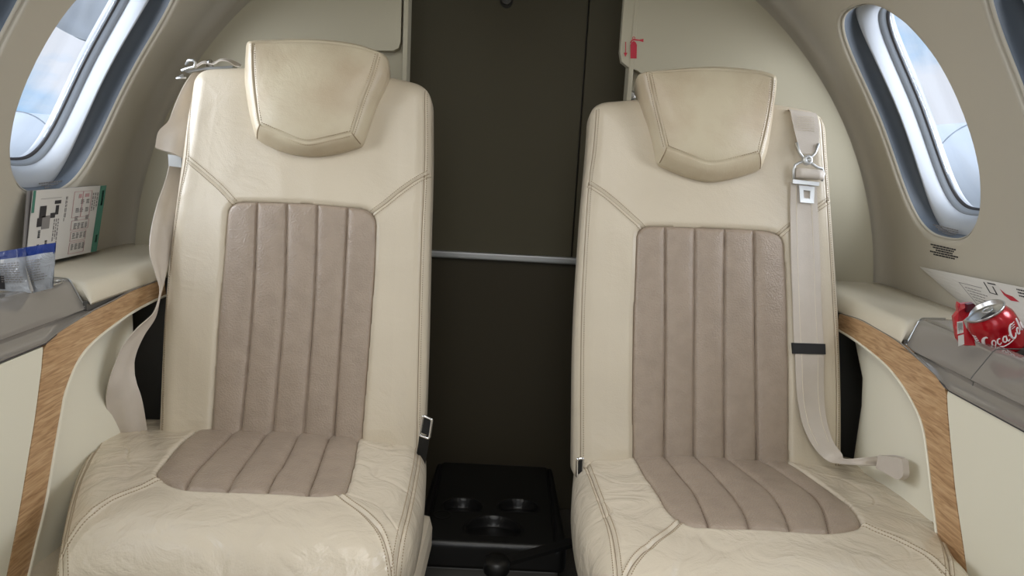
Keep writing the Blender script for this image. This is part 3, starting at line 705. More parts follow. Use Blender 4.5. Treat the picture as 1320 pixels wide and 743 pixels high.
    ssm = [catmull(P(q_, fo, 0.004), 60) for q_ in sse]; sdm = [catmull(P(q_, fo, .008), 24) for q_ in sdg]; sfm = [catmull(P(q_, fo, .012), 24) for q_ in sfl]
    uc = cuv[:, 0].mean(); wa = Wob(26, 14, 51+R_); wc = Wob(75, 18, 57+R_, (.5, 1.3)); wd = Wob(60, 12, 77+R_)
    def hc(Pt):
        d = dist(Pt, cuv, True)*inside(Pt, cuv)
        vf = Pt[..., 1]-yf; fk = np.clip(1-(vf-.05)/.12, 0, 1); fk = fk*fk*(3-2*fk); fx = 1-np.clip(vf/.13, 0, 1)
        q_ = round_edge(d, TS, .040)-.055*(1-np.sqrt(1-.97*fx**2.2))
        u = (Pt[..., 0]-uc)/.25; q_ = q_+.012*(1-u**2)*np.clip(d/.06, 0, 1)
        di = dist(Pt, siv, True); i_ = inside(Pt, siv)
        q_ = q_+.004*np.exp(-(di/.02)**2)*(~i_)-.012*np.where(i_, np.clip(di/.006, 0, 1), 0)-.003*np.exp(-(di/.004)**2)
        for s_ in ssm:
            ds = dist(Pt, s_); q_ = q_-.0024*np.exp(-(ds/.002)**2)+.0010*np.exp(-((ds-.005)/.003)**2)
        for s_ in sdm:
            ds = dist(Pt, s_); q_ = q_-.0026*np.exp(-(ds/.002)**2)+.0016*np.exp(-((ds-.0055)/.003)**2)
        side_ = np.clip((np.abs(u)-.35)/.5, 0, 1)
        pk = np.abs(np.sin(wa(Pt)*1.1+wd(Pt)*.35)); k_ = np.clip(d/.03, 0, 1)
        q_ = q_+(.0014*wa(Pt)+.0006*wc(Pt)*(.4+side_)-.0020*np.exp(-(pk/.10)**2)*(.25+side_))*k_
        return q_
    cu = slab('seat_cushion', fo, cuv, [cm[i] for i in ci], 420, 380, hc, -.125, M['leather_front'], root, inset=.022)
    def hsi(Pt):
        d = dist(Pt, siv, True)*inside(Pt, siv); df = np.min([dist(Pt, f_) for f_ in sfm], 0); u = (Pt[..., 0]-uc)/.25
        e = np.minimum(d, df)
        return .012*(1-u**2)-.004+.004*np.clip(d/.006, 0, 1)**.5+.0055*(1-np.exp(-e/.0065))-.003*np.exp(-(df/.0022)**2)+.0012*wa(Pt)+.0005*wc(Pt)
    ci_ = slab('cushion_insert', fo, siv, [sim[i] for i in sic], 220, 160, hsi, -.010, M['taupe'], cu, inset=0)
    for s_ in ssm+sdm: seamline(s_[dist(s_, cuv, True) > .004], hc, fo, cu, M['seam'])
    for f_ in sfm:
        q_in = resample(f_, 80); q_in = q_in[inside(q_in, siv)]; seamline(q_in, hsi, fo, ci_, M['seam_taupe'], .0008)
    for s_ in ssm: run(s_, .005, hc, fo, cu); run(s_, -.005, hc, fo, cu)
    for s_ in sdm: run(s_, .006, hc, fo, cu); run(s_, -.006, hc, fo, cu)
    # ------------- base: lower bolster, pedestal and floor rails
    c0 = fo.w(np.array(uc), np.array(-.19), np.array(-.165))
    Mx = Matrix(((fo.U[0], fo.V[0], fo.N[0]), (fo.U[1], fo.V[1], fo.N[1]), (fo.U[2], fo.V[2], fo.N[2])))
    wdt = cuv[:, 0].max()-cuv[:, 0].min()
    box('lower_bolster', c0, (wdt*.90, .37, .078), M['leather'], root, .022, Mx)
    box('pedestal', (fo.O[0]+uc, 1.10, .14), (wdt*.72, .30, .24), M['dkgrey'], root, .01)
    for q_ in (-1, 1): box('floor_rail', (fo.O[0]+uc+q_*wdt*.30, 1.08, .012), (.03, .46, .02), M['metal'], root, .003)
    return dict(fr=fr, fo=fo, h=h, hc=hc, root=root)
SL = seat('left'); SR = seat('right')

# ------------------------------------------------------------------ belts
def ribbon(name, Lp, Rp, mt, parent=None, n=90, th=.0014, ripple=.0):
    A, B = catmull(Lp, n), catmull(Rp, n); m_ = 9; f = np.linspace(0, 1, m_)[None, :, None]
    G = A[:, None]*(1-f)+B[:, None]*f
    du = np.gradient(G, axis=0); dv = np.gradient(G, axis=1); nn = np.cross(du, dv); nn /= np.linalg.norm(nn, axis=-1, keepdims=True)+1e-12
    if ripple: G = G+nn*(ripple*np.sin(np.linspace(0, 3*np.pi, m_))[None, :, None]*np.sin(np.linspace(0, 5, n))[:, None, None])
    V = np.vstack([(G+nn*th/2).reshape(-1, 3), (G-nn*th/2).reshape(-1, 3)]); q = grid_quads(n, m_); k_ = n*m_
    idx = np.arange(k_).reshape(n, m_); bd = np.r_[idx[0, :-1], idx[:-1, -1], idx[-1, :0:-1], idx[:0:-1, 0]]
    side = np.stack([bd, np.roll(bd, -1), np.roll(bd, -1)+k_, bd+k_], -1)
    o = from_np(name, V, np.vstack([q, q[:, ::-1]+k_, side[:, ::-1]]), mt, parent)
    try: o.data.set_sharp_from_angle(angle=1.0)
    except Exception: pass
    return o
fr, hR = SR['fr'], SR['h']
def onback(p, lift, S=SR):
    u, v = S['fr'].uv(p, .004); P_ = np.array([[u, v]]); return S['fr'].w(np.array(u), np.array(v), S['h'](P_)[0]+lift)
belt = empty('seat_belt', onback((1040, 150), .0), 'pale webbing shoulder belt hanging down the right seat, with metal adjuster', 'seat belt')
N_ = fr.N
# upper loop over the shoulder
top = [onback((1034, 152), .004)]
Lp = [onback((1017, 139), .006)+[0, .02, -.012], onback((1017.5, 141), .006), onback((1020, 158), .005), onback((1023, 178), .009), onback((1029, 200), .012)]
Rp = [onback((1052, 142), .006)+[0, .02, -.012], onback((1053, 145), .006), onback((1055, 160), .005), onback((1054, 182), .009), onback((1048, 201), .012)]
ribbon('shoulder_strap', Lp, Rp, M['web'], belt)
bm = bmesh.new(); rs = random.Random(3)
for q in range(7):
    y = 151+q*3.0
    a_, b_ = onback((1025, y), .0075), onback((1049, y+1.0), .0075); stitches(bm, np.linspace(a_, b_, 10), fr.N, .0032, .0022, .0005)
from_bm('strap_stitching', bm, M['stitch_light'], belt, fix=False)
# triangular link, bolt, adjuster frame, roll of webbing, bar and tongue
bm = bmesh.new(); tube(bm, [onback(p, .012) for p in [(1023, 186), (1027, 199), (1034, 208), (1039, 208), (1048, 199), (1052.5, 187)]], .0026, 8)
tube(bm, [onback(p, .014) for p in [(1036, 209), (1027, 212), (1020.5, 215), (1018.5, 221), (1018.5, 233)]], .0026, 8)
tube(bm, [onback(p, .014) for p in [(1038, 209), (1044, 214), (1050, 218), (1057, 219.5), (1058.5, 226), (1056, 235)]], .0026, 8)
lathe(bm, [(.009, -.003), (.0095, .002), (.008, .004), (.004, .005), (.0035, .0035), (0, .0035)], onback((1036.5, 209), .015), -fr.N*-1, 24)
from_bm('adjuster_frame', bm, M['steel'], belt, smooth=True)
bm = bmesh.new(); A_, B_ = onback((1021, 225), .013), onback((1056, 227.5), .013); tube(bm, list(np.linspace(A_, B_, 6)), .0108, 20, flat=.75); from_bm('webbing_roll', bm, M['web'], belt, smooth=True)
bm = bmesh.new()
def plate(bm, px, lift, th): prism(bm, [onback(p, lift) for p in px], fr.N*th)
plate(bm, [(1017, 234), (1052, 237), (1051.5, 242), (1017, 239)], .012, .004); bevelled(bm, .001, 2); from_bm('adjuster_bar', bm, M['steel'], belt)
bm = bmesh.new()
ou = [(1026.5, 241), (1047, 242.5), (1045.5, 264), (1027.5, 262.5)]; inn = [(1032, 247), (1041, 247.8), (1040.3, 258), (1032.3, 257.3)]
for i in range(4):
    j = (i+1) % 4; plate(bm, [ou[i], ou[j], inn[j], inn[i]], .009, .0028)
bmesh.ops.remove_doubles(bm, verts=bm.verts, dist=.00005); from_bm('buckle_tongue', bm, M['steel'], belt)
# long strap
Lx = [(1017, 236), (1016.5, 270), (1017, 330), (1019, 390), (1020, 430), (1022, 458), (1025, 509), (1031, 547), (1042, 574), (1056, 590)]
Rx = [(1051, 238), (1053, 270), (1056, 330), (1058, 390), (1060, 430), (1061, 458), (1061, 505), (1062, 538), (1067, 566), (1076, 582)]
li = [.005]*7+[.012, .022, .032]
Lp = [onback(p, l) for p, l in zip(Lx, li)]; Rp = [onback(p, l) for p, l in zip(Rx, li)]
Lp += [onY((1082, 598), 1.175), onY((1110, 600), 1.13), onX((1134, 602), .652), onX((1152, 611), .652), onX((1165, 618), .652)]
Rp += [onY((1089, 592), 1.185), onY((1110, 591), 1.15), onX((1134, 588), .655), onX((1152, 587), .655), onX((1166, 590), .655)]
ribbon('lap_strap', Lp, Rp, M['web'], belt, 160, ripple=.0009)
bm = bmesh.new()
for f in (.22, .78):
    pth = [a_*(1-f)+b_*f+fr.N*.0011 for a_, b_ in zip(Lp[:9], Rp[:9])]; tube(bm, catmull(pth, 60), .0006, 5)
from_bm('woven_rib', bm, M['stitch_light'], belt)
box_pts = [(1017.5, 442), (1062, 443.5), (1062.5, 457), (1018.5, 456)]
bm = bmesh.new(); prism(bm, [onback(p, .0035) for p in box_pts], fr.N*.005); bevelled(bm, .0012, 2); from_bm('strap_keeper', bm, M['blackgloss'], belt)
bm = bmesh.new(); q_, _ = fillet([onX(p, .652)[1:] for p in [(1140, 587), (1171, 592), (1173, 614), (1166, 620), (1136, 604)]], [.004, .008, .008, .006, .004])
prism(bm, [(.652, a_, b_) for a_, b_ in q_], (-.010, 0, 0)); bevelled(bm, .003, 3, .9); from_bm('strap_anchor', bm, M['web'], belt)

# left seat: webbing bunched down the outboard side, buckle parts lying on top of the shoulder
belt2 = empty('seat_belt', onY((240, 95), 1.42), 'bunched pale belt webbing hanging beside the left seat near the window', 'seat belt')
U = lambda L_: [onY((x, y), d) for x, y, d in L_]
ribbon('shoulder_strap', U([(249, 92, 1.44), (236, 112, 1.43), (225, 136, 1.42), (217, 156, 1.41), (204, 170, 1.39), (200, 190, 1.36)]),
       U([(272, 90, 1.46), (262, 120, 1.46), (257, 145, 1.45), (254, 165, 1.44), (250, 182, 1.42), (243, 206, 1.38)]), M['web'], belt2, ripple=.002)
ribbon('webbing_fold', U([(200, 190, 1.36), (206, 193, 1.40), (216, 192, 1.43)]), U([(243, 206, 1.38), (246, 204, 1.42), (248, 200, 1.45)]), M['web'], belt2, 24)
ribbon('side_strap', U([(222, 196, 1.44), (214, 230, 1.42), (203, 262, 1.36), (195, 295, 1.30), (193, 325, 1.265), (200, 352, 1.26), (206, 376, 1.26), (199, 402, 1.24), (176, 424, 1.20), (158, 447, 1.18), (147, 472, 1.165), (139, 498, 1.155), (137, 525, 1.18), (146, 580, 1.24)]),
       U([(250, 200, 1.47), (243, 232, 1.46), (235, 264, 1.42), (226, 298, 1.36), (219, 330, 1.33), (213, 356, 1.30), (207, 378, 1.28), (201, 408, 1.27), (186, 432, 1.235), (176, 454, 1.22), (172.5, 474, 1.215), (176, 494, 1.215), (184, 520, 1.225), (194, 580, 1.25)]), M['web'], belt2, 180, ripple=.002)
bm = bmesh.new(); prism(bm, U([(219, 199, 1.44), (236, 202, 1.44), (236, 216, 1.44), (220, 214, 1.44)]), (0, -.008, 0)); bevelled(bm, .002, 2); from_bm('plastic_guide', bm, M['steel'], belt2)
bm = bmesh.new(); prism(bm, U([(238, 91, 1.43), (262, 87, 1.43), (300, 84.5, 1.43), (300, 87.5, 1.43), (262, 90, 1.43), (240, 94, 1.43)]), (0, .022, 0)); bevelled(bm, .001, 1); from_bm('adjuster_bar', bm, M['metal'], belt2)
bm = bmesh.new(); tube(bm, U([(234, 91, 1.425), (243, 88, 1.425), (251, 86, 1.425), (252, 81, 1.42), (249, 77.5, 1.42), (243, 78, 1.42), (240, 83, 1.44)]), .0028, 7)
tube(bm, U([(240, 100, 1.41), (228, 101, 1.405), (236, 97, 1.42)]), .0022, 6); from_bm('adjuster_frame', bm, M['steel'], belt2, smooth=True)
bm = bmesh.new(); lathe(bm, [(.007, 0), (.007, .008), (.004, .013), (0, .014)], onY((271, 86), 1.44), (0, 0, 1), 14); from_bm('bolt', bm, M['chrome'], belt2, smooth=True)
ribbon('webbing_loop', U([(252, 88, 1.425), (262, 82, 1.42), (275, 83, 1.42), (284, 78.5, 1.415), (294, 79.5, 1.415), (303, 85, 1.42), (309, 86, 1.42)]),
       U([(253, 84, 1.46), (263, 79, 1.46), (276, 80, 1.46), (285, 76, 1.46), (296, 77, 1.46), (306, 81, 1.46), (311, 84, 1.46)]), M['web'], belt2, 60)

# short inboard lap-belt buckles
def inboard(px, y, label, dx):
    c = onY(((px[0][0]+px[2][0])/2, (px[0][1]+px[2][1])/2), y); r_ = empty('belt_buckle', c, label, 'buckle')
    pts = [onY(p, y) for p in px]; q, _ = fillet([p[[0, 2]] for p in pts], [.004]*4)
    bm = bmesh.new(); tube(bm, [(a_, y, z) for a_, z in q], .0024, 8, True); from_bm('buckle_frame', bm, M['chrome'], r_, smooth=True)
    bm = bmesh.new(); cc = np.mean(pts, 0); prism(bm, [cc+(p-cc)*.72 for p in pts], (0, .008, 0)); from_bm('release_plate', bm, M['blackgloss'], r_)
    ribbon('webbing_stub', [pts[3]+[0, .003, 0], pts[3]+[dx*.4, .015, -.03], pts[3]+[dx, .03, -.07]], [pts[2]+[0, .003, 0], pts[2]+[dx*.4, .015, -.03], pts[2]+[dx, .03, -.07]], M['blackgloss'], r_, 20)
inboard([(545.5, 536), (557, 541), (553.5, 566), (540.5, 561)], 1.205, 'small chrome framed buckle at the aisle edge of the left seat', -.01)
inboard([(744, 592), (752, 591), (751, 614), (743.5, 615)], 1.20, 'small metal buckle half hidden at the aisle edge of the right seat', .01)

# ------------------------------------------------------------------ black tray box between the seats
zt = .25
tr = empty('drink_tray', (0, 1.55, 0), 'black plastic tray box with three round drink recesses on the floor between seats', 'tray')
ft = Frame((0, 1.55, zt), (1, 0, 0), (0, 1, 0))
pts = [ft.uv(p) for p in [(540, 697), (731, 697), (712, 601), (556, 604)]]
# keep it a true rectangle-like body
xa, xb = min(pts[0][0], pts[3][0]), max(pts[1][0], pts[2][0]); v0, v1 = pts[0][1], pts[2][1]
tuv, tm = fillet([(xa, v0), (xb, v0), (xb-.01, v1), (xa+.01, v1)], [.02]*4)
cups = [(ft.uv((596, 655)), .041), (ft.uv((668, 656)), .041), (ft.uv((636, 684)), .056)]
em = ft.uv((570, 664))
def ht(Pt):
    d = dist(Pt, tuv, True); q = round_edge(d, .012, .012)
    for c, r in cups:
        dd = np.hypot(Pt[..., 0]-c[0], Pt[..., 1]-c[1]); ramp = np.clip((Pt[..., 1]-c[1])/r*.75+.30, 0, 1)
        q = q-.022*ramp*np.clip((r-dd)/.004, 0, 1)+.0022*np.exp(-((dd-r-.002)/.003)**2)*np.clip(ramp*2, 0, 1)
    dd = np.hypot(Pt[..., 0]-em[0], Pt[..., 1]-em[1]); q = q+.0012*np.exp(-((dd-.017)/.0014)**2)
    ex = np.abs(Pt[..., 0]-(xa+xb)/2); q = q-.005*np.exp(-((ex-((xb-xa)/2-.022))/.003)**2)
    return q
slab('tray_top', ft, tuv, tm, 220, 260, ht, -.055, M['black'], tr, inset=0)
box('tray_base', ((xa+xb)/2, 1.55+(v0+v1)/2, .095), (xb-xa-.03, v1-v0-.03, .188), M['dkgrey'], tr, .006)
# dark lever with a round end in front of the tray
lv = empty('lever', onZ((650, 722), .27), 'black flat bar with round knob end lying in front of the tray', 'lever')
a_, b_ = onZ((640, 730), .262), onZ((738, 702), .262)
bm = bmesh.new(); d_ = (b_-a_)/np.linalg.norm(b_-a_); s_ = np.array([-d_[1], d_[0], 0])*.011
prism(bm, [a_-s_, b_-s_, b_+s_, a_+s_], (0, 0, .008)); bevelled(bm, .002, 2); from_bm('bar', bm, M['black'], lv)
bm = bmesh.new(); lathe(bm, [(0, -.012), (.022, -.012), (.024, -.008), (.024, .010), (.020, .015), (0, .016)], a_, (0, 0, 1), 32); from_bm('knob', bm, M['black'], lv, smooth=True)
tag(lv['x'] if 'x' in lv else lv)

# ------------------------------------------------------------------ printed matter
def quadmap(A, B, C, D):     # A top-left, B top-right, C bottom-right, D bottom-left
    A, B, C, D = map(lambda q: np.array(q, float), (A, B, C, D))
    return lambda u, v: A*(1-u)*(1-v)+B*u*(1-v)+C*u*v+D*(1-u)*v
def sheet(name, fn, nrm, mt, parent, th=.0012):
    g_ = np.array([[fn(u, v) for u in np.linspace(0, 1, 9)] for v in np.linspace(0, 1, 9)]).reshape(-1, 3); q = grid_quads(9, 9)
    k_ = 81; idx = np.arange(81).reshape(9, 9); bd = np.r_[idx[0, :-1], idx[:-1, -1], idx[-1, :0:-1], idx[:0:-1, 0]]
    V = np.vstack([g_, g_+np.array(nrm)*-th]); return from_np(name, V, np.vstack([q, q[:, ::-1]+k_, np.stack([bd, np.roll(bd, -1), np.roll(bd, -1)+k_, bd+k_], -1)]), mt, parent, smooth=False)
def patch(bm, fn, nrm, u0, v0, u1, v1, lift=.0005):
    prism(bm, [fn(u0, v0)+nrm*lift, fn(u1, v0)+nrm*lift, fn(u1, v1)+nrm*lift, fn(u0, v1)+nrm*lift], nrm*.0003)
def lines(bm, fn, nrm, u0, v0, u1, v1, n, horiz=True, seed=0, fill=.45):
    r = random.Random(seed)
    for i in range(n):
        a_ = (i+.2)/n; b_ = a_+fill/n; t = 0.0; end = r.uniform(.7, 1)
        while t < end:
            w_ = r.uniform(.06, .16); e_ = min(end, t+w_)
            if horiz: patch(bm, fn, nrm, u0+(u1-u0)*t, v0+(v1-v0)*a_, u0+(u1-u0)*e_, v0+(v1-v0)*b_)
            else: patch(bm, fn, nrm, u0+(u1-u0)*a_, v0+(v1-v0)*t, u0+(u1-u0)*b_, v0+(v1-v0)*e_)
            t = e_+.035
# left safety card
A_, B_, C_, D_ = onp((43, 246), 0, -.813), onp((137, 239), 0, -.813), onp((124, 324), 0, -.813), onp((33, 343), 0, -.813)
card = empty('safety_card', (A_+C_)/2, 'white folded safety card with green edge standing beneath the left window', 'leaflet')
fn = quadmap(A_, B_, C_, D_); nr = np.cross(fn(1, .5)-fn(0, .5), fn(.5, 0)-fn(.5, 1)); nr /= np.linalg.norm(nr)
if nr@(CAM-A_) < 0: nr = -nr
sheet('page', fn, nr, M['paper'], card)
bk_ = lambda u, v: fn(u*.96-.03, v)-nr*(.003+.003*(1-v)); sheet('back_page', bk_, nr, M['ink2'], card)
bm = bmesh.new(); patch(bm, fn, nr, .905, 0, 1, 1); from_bm('green_band', bm, M['green'], card)
bm = bmesh.new(); patch(bm, fn, nr, 0, 0, .03, .30); from_bm('green_tab', bm, M['green'], card)
bm = bmesh.new(); lines(bm, fn, nr, .94, .08, .975, .34, 1, False, 5, .8); lines(bm, fn, nr, .94, .75, .975, .86, 1, False, 6, .8); from_bm('band_lettering', bm, M['paper'], card)
bm = bmesh.new()
patch(bm, fn, nr, .10, .22, .18, .38); patch(bm, fn, nr, .08, .38, .14, .50); patch(bm, fn, nr, .28, .16, .36, .21); patch(bm, fn, nr, .30, .23, .34, .36); patch(bm, fn, nr, .24, .33, .30, .40)
for u_, v_, w_ in ((.10, .55, 4), (.10, .74, 1), (.20, .70, 2)): lines(bm, fn, nr, u_, v_, u_+.03, v_+.14, 1, False, w_, .9)
from_bm('picture_dark', bm, M['ink'], card)
bm = bmesh.new()
patch(bm, fn, nr, .14, .36, .24, .54); patch(bm, fn, nr, .10, .12, .36, .125)
lines(bm, fn, nr, .29, .42, .37, .80, 3, False, 9); lines(bm, fn, nr, .42, .12, .45, .52, 2, False, 10); lines(bm, fn, nr, .80, .10, .90, .42, 3, False, 11)
for (u_, v_) in ((.58, .30), (.58, .42), (.64, .18), (.72, .18), (.72, .30), (.64, .30), (.74, .42)): lines(bm, fn, nr, u_, v_, u_+.05, v_+.07, 3, True, int(u_*100+v_*10), .6)
for r0 in (.52, .66, .82):
    for q in range(4): lines(bm, fn, nr, .58+q*.055, r0, .62+q*.055, r0+.09, 4, True, int(r0*100)+q, .6)
from_bm('diagram_grey', bm, M['ink2'], card)
bm = bmesh.new()
def frame_(u0, v0, u1, v1, w=.006):
    for q in ((u0, v0, u1, v0+w), (u0, v1-w, u1, v1), (u0, v0, u0+w, v1), (u1-w, v0, u1, v1)): patch(bm, fn, nr, *q)
frame_(.53, .06, .66, .44); frame_(.66, .06, .79, .44); frame_(.54, .48, .80, .62); frame_(.55, .64, .78, .78); frame_(.55, .80, .78, .96)
patch(bm, fn, nr, .60, .10, .64, .16); patch(bm, fn, nr, .69, .10, .75, .15)
from_bm('diagram_frames', bm, M['pink'], card)

# right leaflet leaning on the wall
A_ = onp((1185, 344), 0, .835); B_ = onp((1335, 374), 0, .83); C_ = onp((1360, 452), 0, .785); D_ = onZ((1240, 392), .772)
leaf = empty('leaflet', (A_+C_)/2, 'grey white printed leaflet propped behind the red drink can on the right console', 'leaflet')
fn = quadmap(A_, B_, C_, D_); nr = np.cross(fn(1, .5)-fn(0, .5), fn(.5, 0)-fn(.5, 1)); nr /= np.linalg.norm(nr)
if nr@(CAM-A_) < 0: nr = -nr
sheet('page', fn, nr, M['paper'], leaf, .002)
bm = bmesh.new()
patch(bm, fn, nr, .60, .06, .61, .30); patch(bm, fn, nr, .60, .28, .66, .30); patch(bm, fn, nr, .66, .12, .67, .30); patch(bm, fn, nr, .635, .05, .70, .08)
lines(bm, fn, nr, .86, .04, .98, .22, 3, True, 31, .5)
from_bm('printed_symbols', bm, M['ink'], leaf)
bm = bmesh.new(); lines(bm, fn, nr, .36, .30, .56, .66, 5, True, 3, .3)
for q in ((.33, .22, .335, .72), (.33, .22, .55, .235), (.33, .71, .58, .725)): patch(bm, fn, nr, *q)
from_bm('printed_text', bm, M['ink2'], leaf)
bm = bmesh.new(); prism(bm, [fn(u, v)+nr*.0005 for u, v in ((.72, .14), (.75, .22), (.80, .24), (.84, .32), (.77, .34), (.73, .26))], nr*.0003); from_bm('red_mark', bm, M['red'], leaf)

# ------------------------------------------------------------------ clear snack pouch on the left console
pk = empty('snack_pouch', onZ((40, 374), .768), 'clear snack pouch with blue top band standing on the left console', 'snack pouch')
yP = onZ((40, 374), .768)[1]; xP = onZ((40, 374), .768)[0]
def pq(p, dx=0): return onY(p, yP+dx)
fnR = quadmap(pq((28, 320), .02), pq((71, 313), -.005), pq((68, 371), .0), pq((42, 378), .0))
fnL = quadmap(pq((-14, 327), -.02), pq((34, 319), .015), pq((41, 378), .0), pq((-8, 374), -.02))
for nm_, f_ in (('right_panel', fnR), ('left_panel', fnL)):
    nr = np.cross(f_(1, .5)-f_(0, .5), f_(.5, 0)-f_(.5, 1)); nr /= np.linalg.norm(nr)
    if nr@(CAM-f_(.5, .5)) < 0: nr = -nr
    G_ = np.array([[f_(u, v)+nr*(.010*math.sin(math.pi*u)*math.sin(math.pi*min(1, v*1.0))*1.0+.0015*math.sin(9*u+5*v)) for u in np.linspace(0, 1, 24)] for v in np.linspace(.2, 1, 24)]).reshape(-1, 3)
    G2 = np.array([[f_(u, v)-nr*.008*math.sin(math.pi*u)*math.sin(math.pi*v) for u in np.linspace(0, 1, 24)] for v in np.linspace(.2, 1, 24)]).reshape(-1, 3)
    from_np(nm_, np.vstack([G_, G2-nr*.001]), np.vstack([grid_quads(24, 24), grid_quads(24, 24)[:, ::-1]+576]), M['film'], pk)
    G_ = np.array([[f_(u, v)+nr*(.0012*math.sin(11*u+3*v)+.0015) for u in np.linspace(0, 1, 20)] for v in np.linspace(0, .235, 6)]).reshape(-1, 3)
    from_np('blue_band', np.vstack([G_, G_-nr*.002]), np.vstack([grid_quads(6, 20), grid_quads(6, 20)[:, ::-1]+120]), M['blue'], pk)
    bm = bmesh.new(); ff = lambda u, v, f_=f_, nr=nr: f_(u, v)+nr*(.0102*math.sin(math.pi*u)*math.sin(math.pi*v)+.002)
    lines(bm, ff, nr, .22, .30, .88, .80, 9, True, 7 if nm_[0] == 'r' else 8, .42); from_bm('pouch_text', bm, M['ink2'], pk)
    if nm_[0] == 'r':
        bm = bmesh.new(); patch(bm, ff, nr, .02, .45, .16, .97); patch(bm, ff, nr, .0, .28, .10, .5); from_bm('side_seal', bm, M['paper'], pk)
    else:
        bm = bmesh.new(); patch(bm, ff, nr, .10, .62, .30, .96); patch(bm, ff, nr, .04, .50, .20, .70); from_bm('dark_contents', bm, M['ink'], pk)

# ------------------------------------------------------------------ drink can on the right console
wv = ray((1269, 401)); wv /= np.linalg.norm(wv); Ri = np.cross(wv, CU); Ri = np.cross(CU, -wv)*-1
Ri = CR-wv*(CR@wv); Ri /= np.linalg.norm(Ri); Ui = np.cross(Ri, wv); Ui /= np.linalg.norm(Ui)
if Ui@CU < 0: Ui = -Ui
ta = math.radians(24); ax = math.cos(ta)*(-.46*Ri+.888*Ui)+math.sin(ta)*(-wv); ax /= np.linalg.norm(ax)
ctop = CAM+ray((1269.5, 402))/(_f@ray((1269.5, 402)))*1.055
can = empty('drink_can', ctop-ax*.08, 'open red cola can with white script lettering, tilted in the right cup recess', 'drink can')
R0 = .0315; LEN = .060
e1 = np.cross(ax, wv); e1 /= np.linalg.norm(e1); e2 = np.cross(ax, e1)
if e2@wv > 0: e2 = -e2            # e2 faces the camera
if e1@Ri < 0: e1 = -e1
def onc(a, hgt, r): return ctop+ax*hgt+r*(math.sin(a)*e1+math.cos(a)*e2)
g_ = []
prof_ = [(.0265, -.001), (.0268, -.004), (.0285, -.008), (.0312, -.014), (.0318, -.020)]+[(.0318, -h_) for h_ in np.linspace(.026, LEN, 12)]+[(.027, -LEN-.004), (.0, -LEN-.004)]
for r_, h_ in prof_:
    g_.append([onc(a, h_, r_-(.0016*math.exp(-((a-.2)/.35)**2-((h_+.030)/.008)**2))) for a in np.linspace(-math.pi, math.pi, 72, endpoint=False)])
g_ = np.array(g_); from_np('can_body', g_.reshape(-1, 3), grid_quads(len(prof_), 72, wrap=True), M['canred'], can)
bm = bmesh.new(); lathe(bm, [(.0262, -.002), (.0278, 0), (.0282, .0018), (.0272, .003), (.0258, .002), (.0245, -.003), (.0232, -.0038), (.0, -.0036)], ctop, ax, 56); from_bm('can_lid', bm, M['alu'], can, smooth=True)
bm = bmesh.new()
def onlid(x, y, z=0): return ctop+x*e1-y*e2*-1*-1+ax*(z-.0030) if 0 else ctop+x*e1+y*e2+ax*(z-.0030)
tube(bm, [onlid(.004+.0065*math.cos(t), -.001+.008*math.sin(t)-.002, .0022) for t in np.linspace(0, 6.283, 20, endpoint=False)], .0014, 6, True)
lathe(bm, [(.0035, 0), (.0032, .003), (0, .003)], onlid(.004, 0.001, 0), ax, 16); tube(bm, [onlid(.0, -.010, .002), onlid(.008, -.010, .002)], .0012, 6); from_bm('pull_tab', bm, M['alu'], can, smooth=True)
bm = bmesh.new(); prism(bm, [onlid(.001+.0105*math.cos(t), .0125+.0068*math.sin(t), -.0002) for t in np.linspace(0, 6.283, 24, endpoint=False)], ax*.0004); from_bm('opening', bm, M['ink'], can)
# script lettering as strokes wrapped on the can (units: letter x-height = 1)
def oval(cx, cy, rx, ry, a0, a1, n=14, sl=.35): return [(cx+rx*math.cos(t)+sl*ry*math.sin(t), cy+ry*math.sin(t)) for t in np.linspace(a0, a1, n)]
def low_c(x): return oval(x, .5, .33, .5, math.radians(50), math.radians(330))
def low_o(x): return oval(x, .5, .33, .5, 0, 6.283, 18)
def low_a(x): return oval(x, .5, .32, .48, 0, 6.283, 18)
strokes = [(oval(0, .75, .62, 1.05, math.radians(60), math.radians(335), 22), 1.5), ([(-.5, .3), (-.95, .55), (-.85, 1.1), (-.2, 1.75), (.55, 1.95)], .9),
           (low_o(1.05), 1), (low_c(2.0), 1), (low_a(2.95), 1), ([(3.45, 1.0), (3.2, .25), (3.35, .0), (3.7, .2)], 1), ([(3.75, .75), (4.1, .82)], .9),
           (oval(4.85, 1.05, .58, 1.15, math.radians(60), math.radians(335), 22), 1.5), (low_o(5.85), 1), ([(6.4, .2), (7.0, 1.9), (7.2, 2.2), (6.95, .9), (6.75, .1), (7.1, .1)], 1), (low_a(7.75), 1), ([(8.2, 1.0), (8.0, .2), (8.3, 0)], 1),
           ([(.2, -.45), (1.2, -.25), (2.3, -.55), (3.6, -.35), (4.6, -.1)], .8)]
bm = bmesh.new(); EM = .0076
for st_, wd_ in strokes:
    q = catmull(st_, 26)
    rr = [EM*.12*wd_*(.6+.6*abs(math.sin(3.14*i/25))) for i in range(26)]
    tube(bm, [onc((x*EM-.0200)/R0, -.0405+y*EM*1.15, .0319) for x, y in q], rr, 6)
from_bm('script_lettering', bm, M['canwhite'], can, smooth=True)
bm = bmesh.new()
for i in range(3): tube(bm, [onc(t, -.022-.003*i, .0319) for t in np.linspace(.55, .85-.05*i, 5)], .0006, 5)
from_bm('small_print', bm, M['steel'], can)
bm = bmesh.new()
def cpatch(a0, a1, h0, h1, r=.0321):
    prism(bm, [onc(a0, h0, r), onc(a1, h0, r), onc(a1, h1, r), onc(a0, h1, r)], (onc(a0, h0, .0002)-onc(a0, h0, 0)))
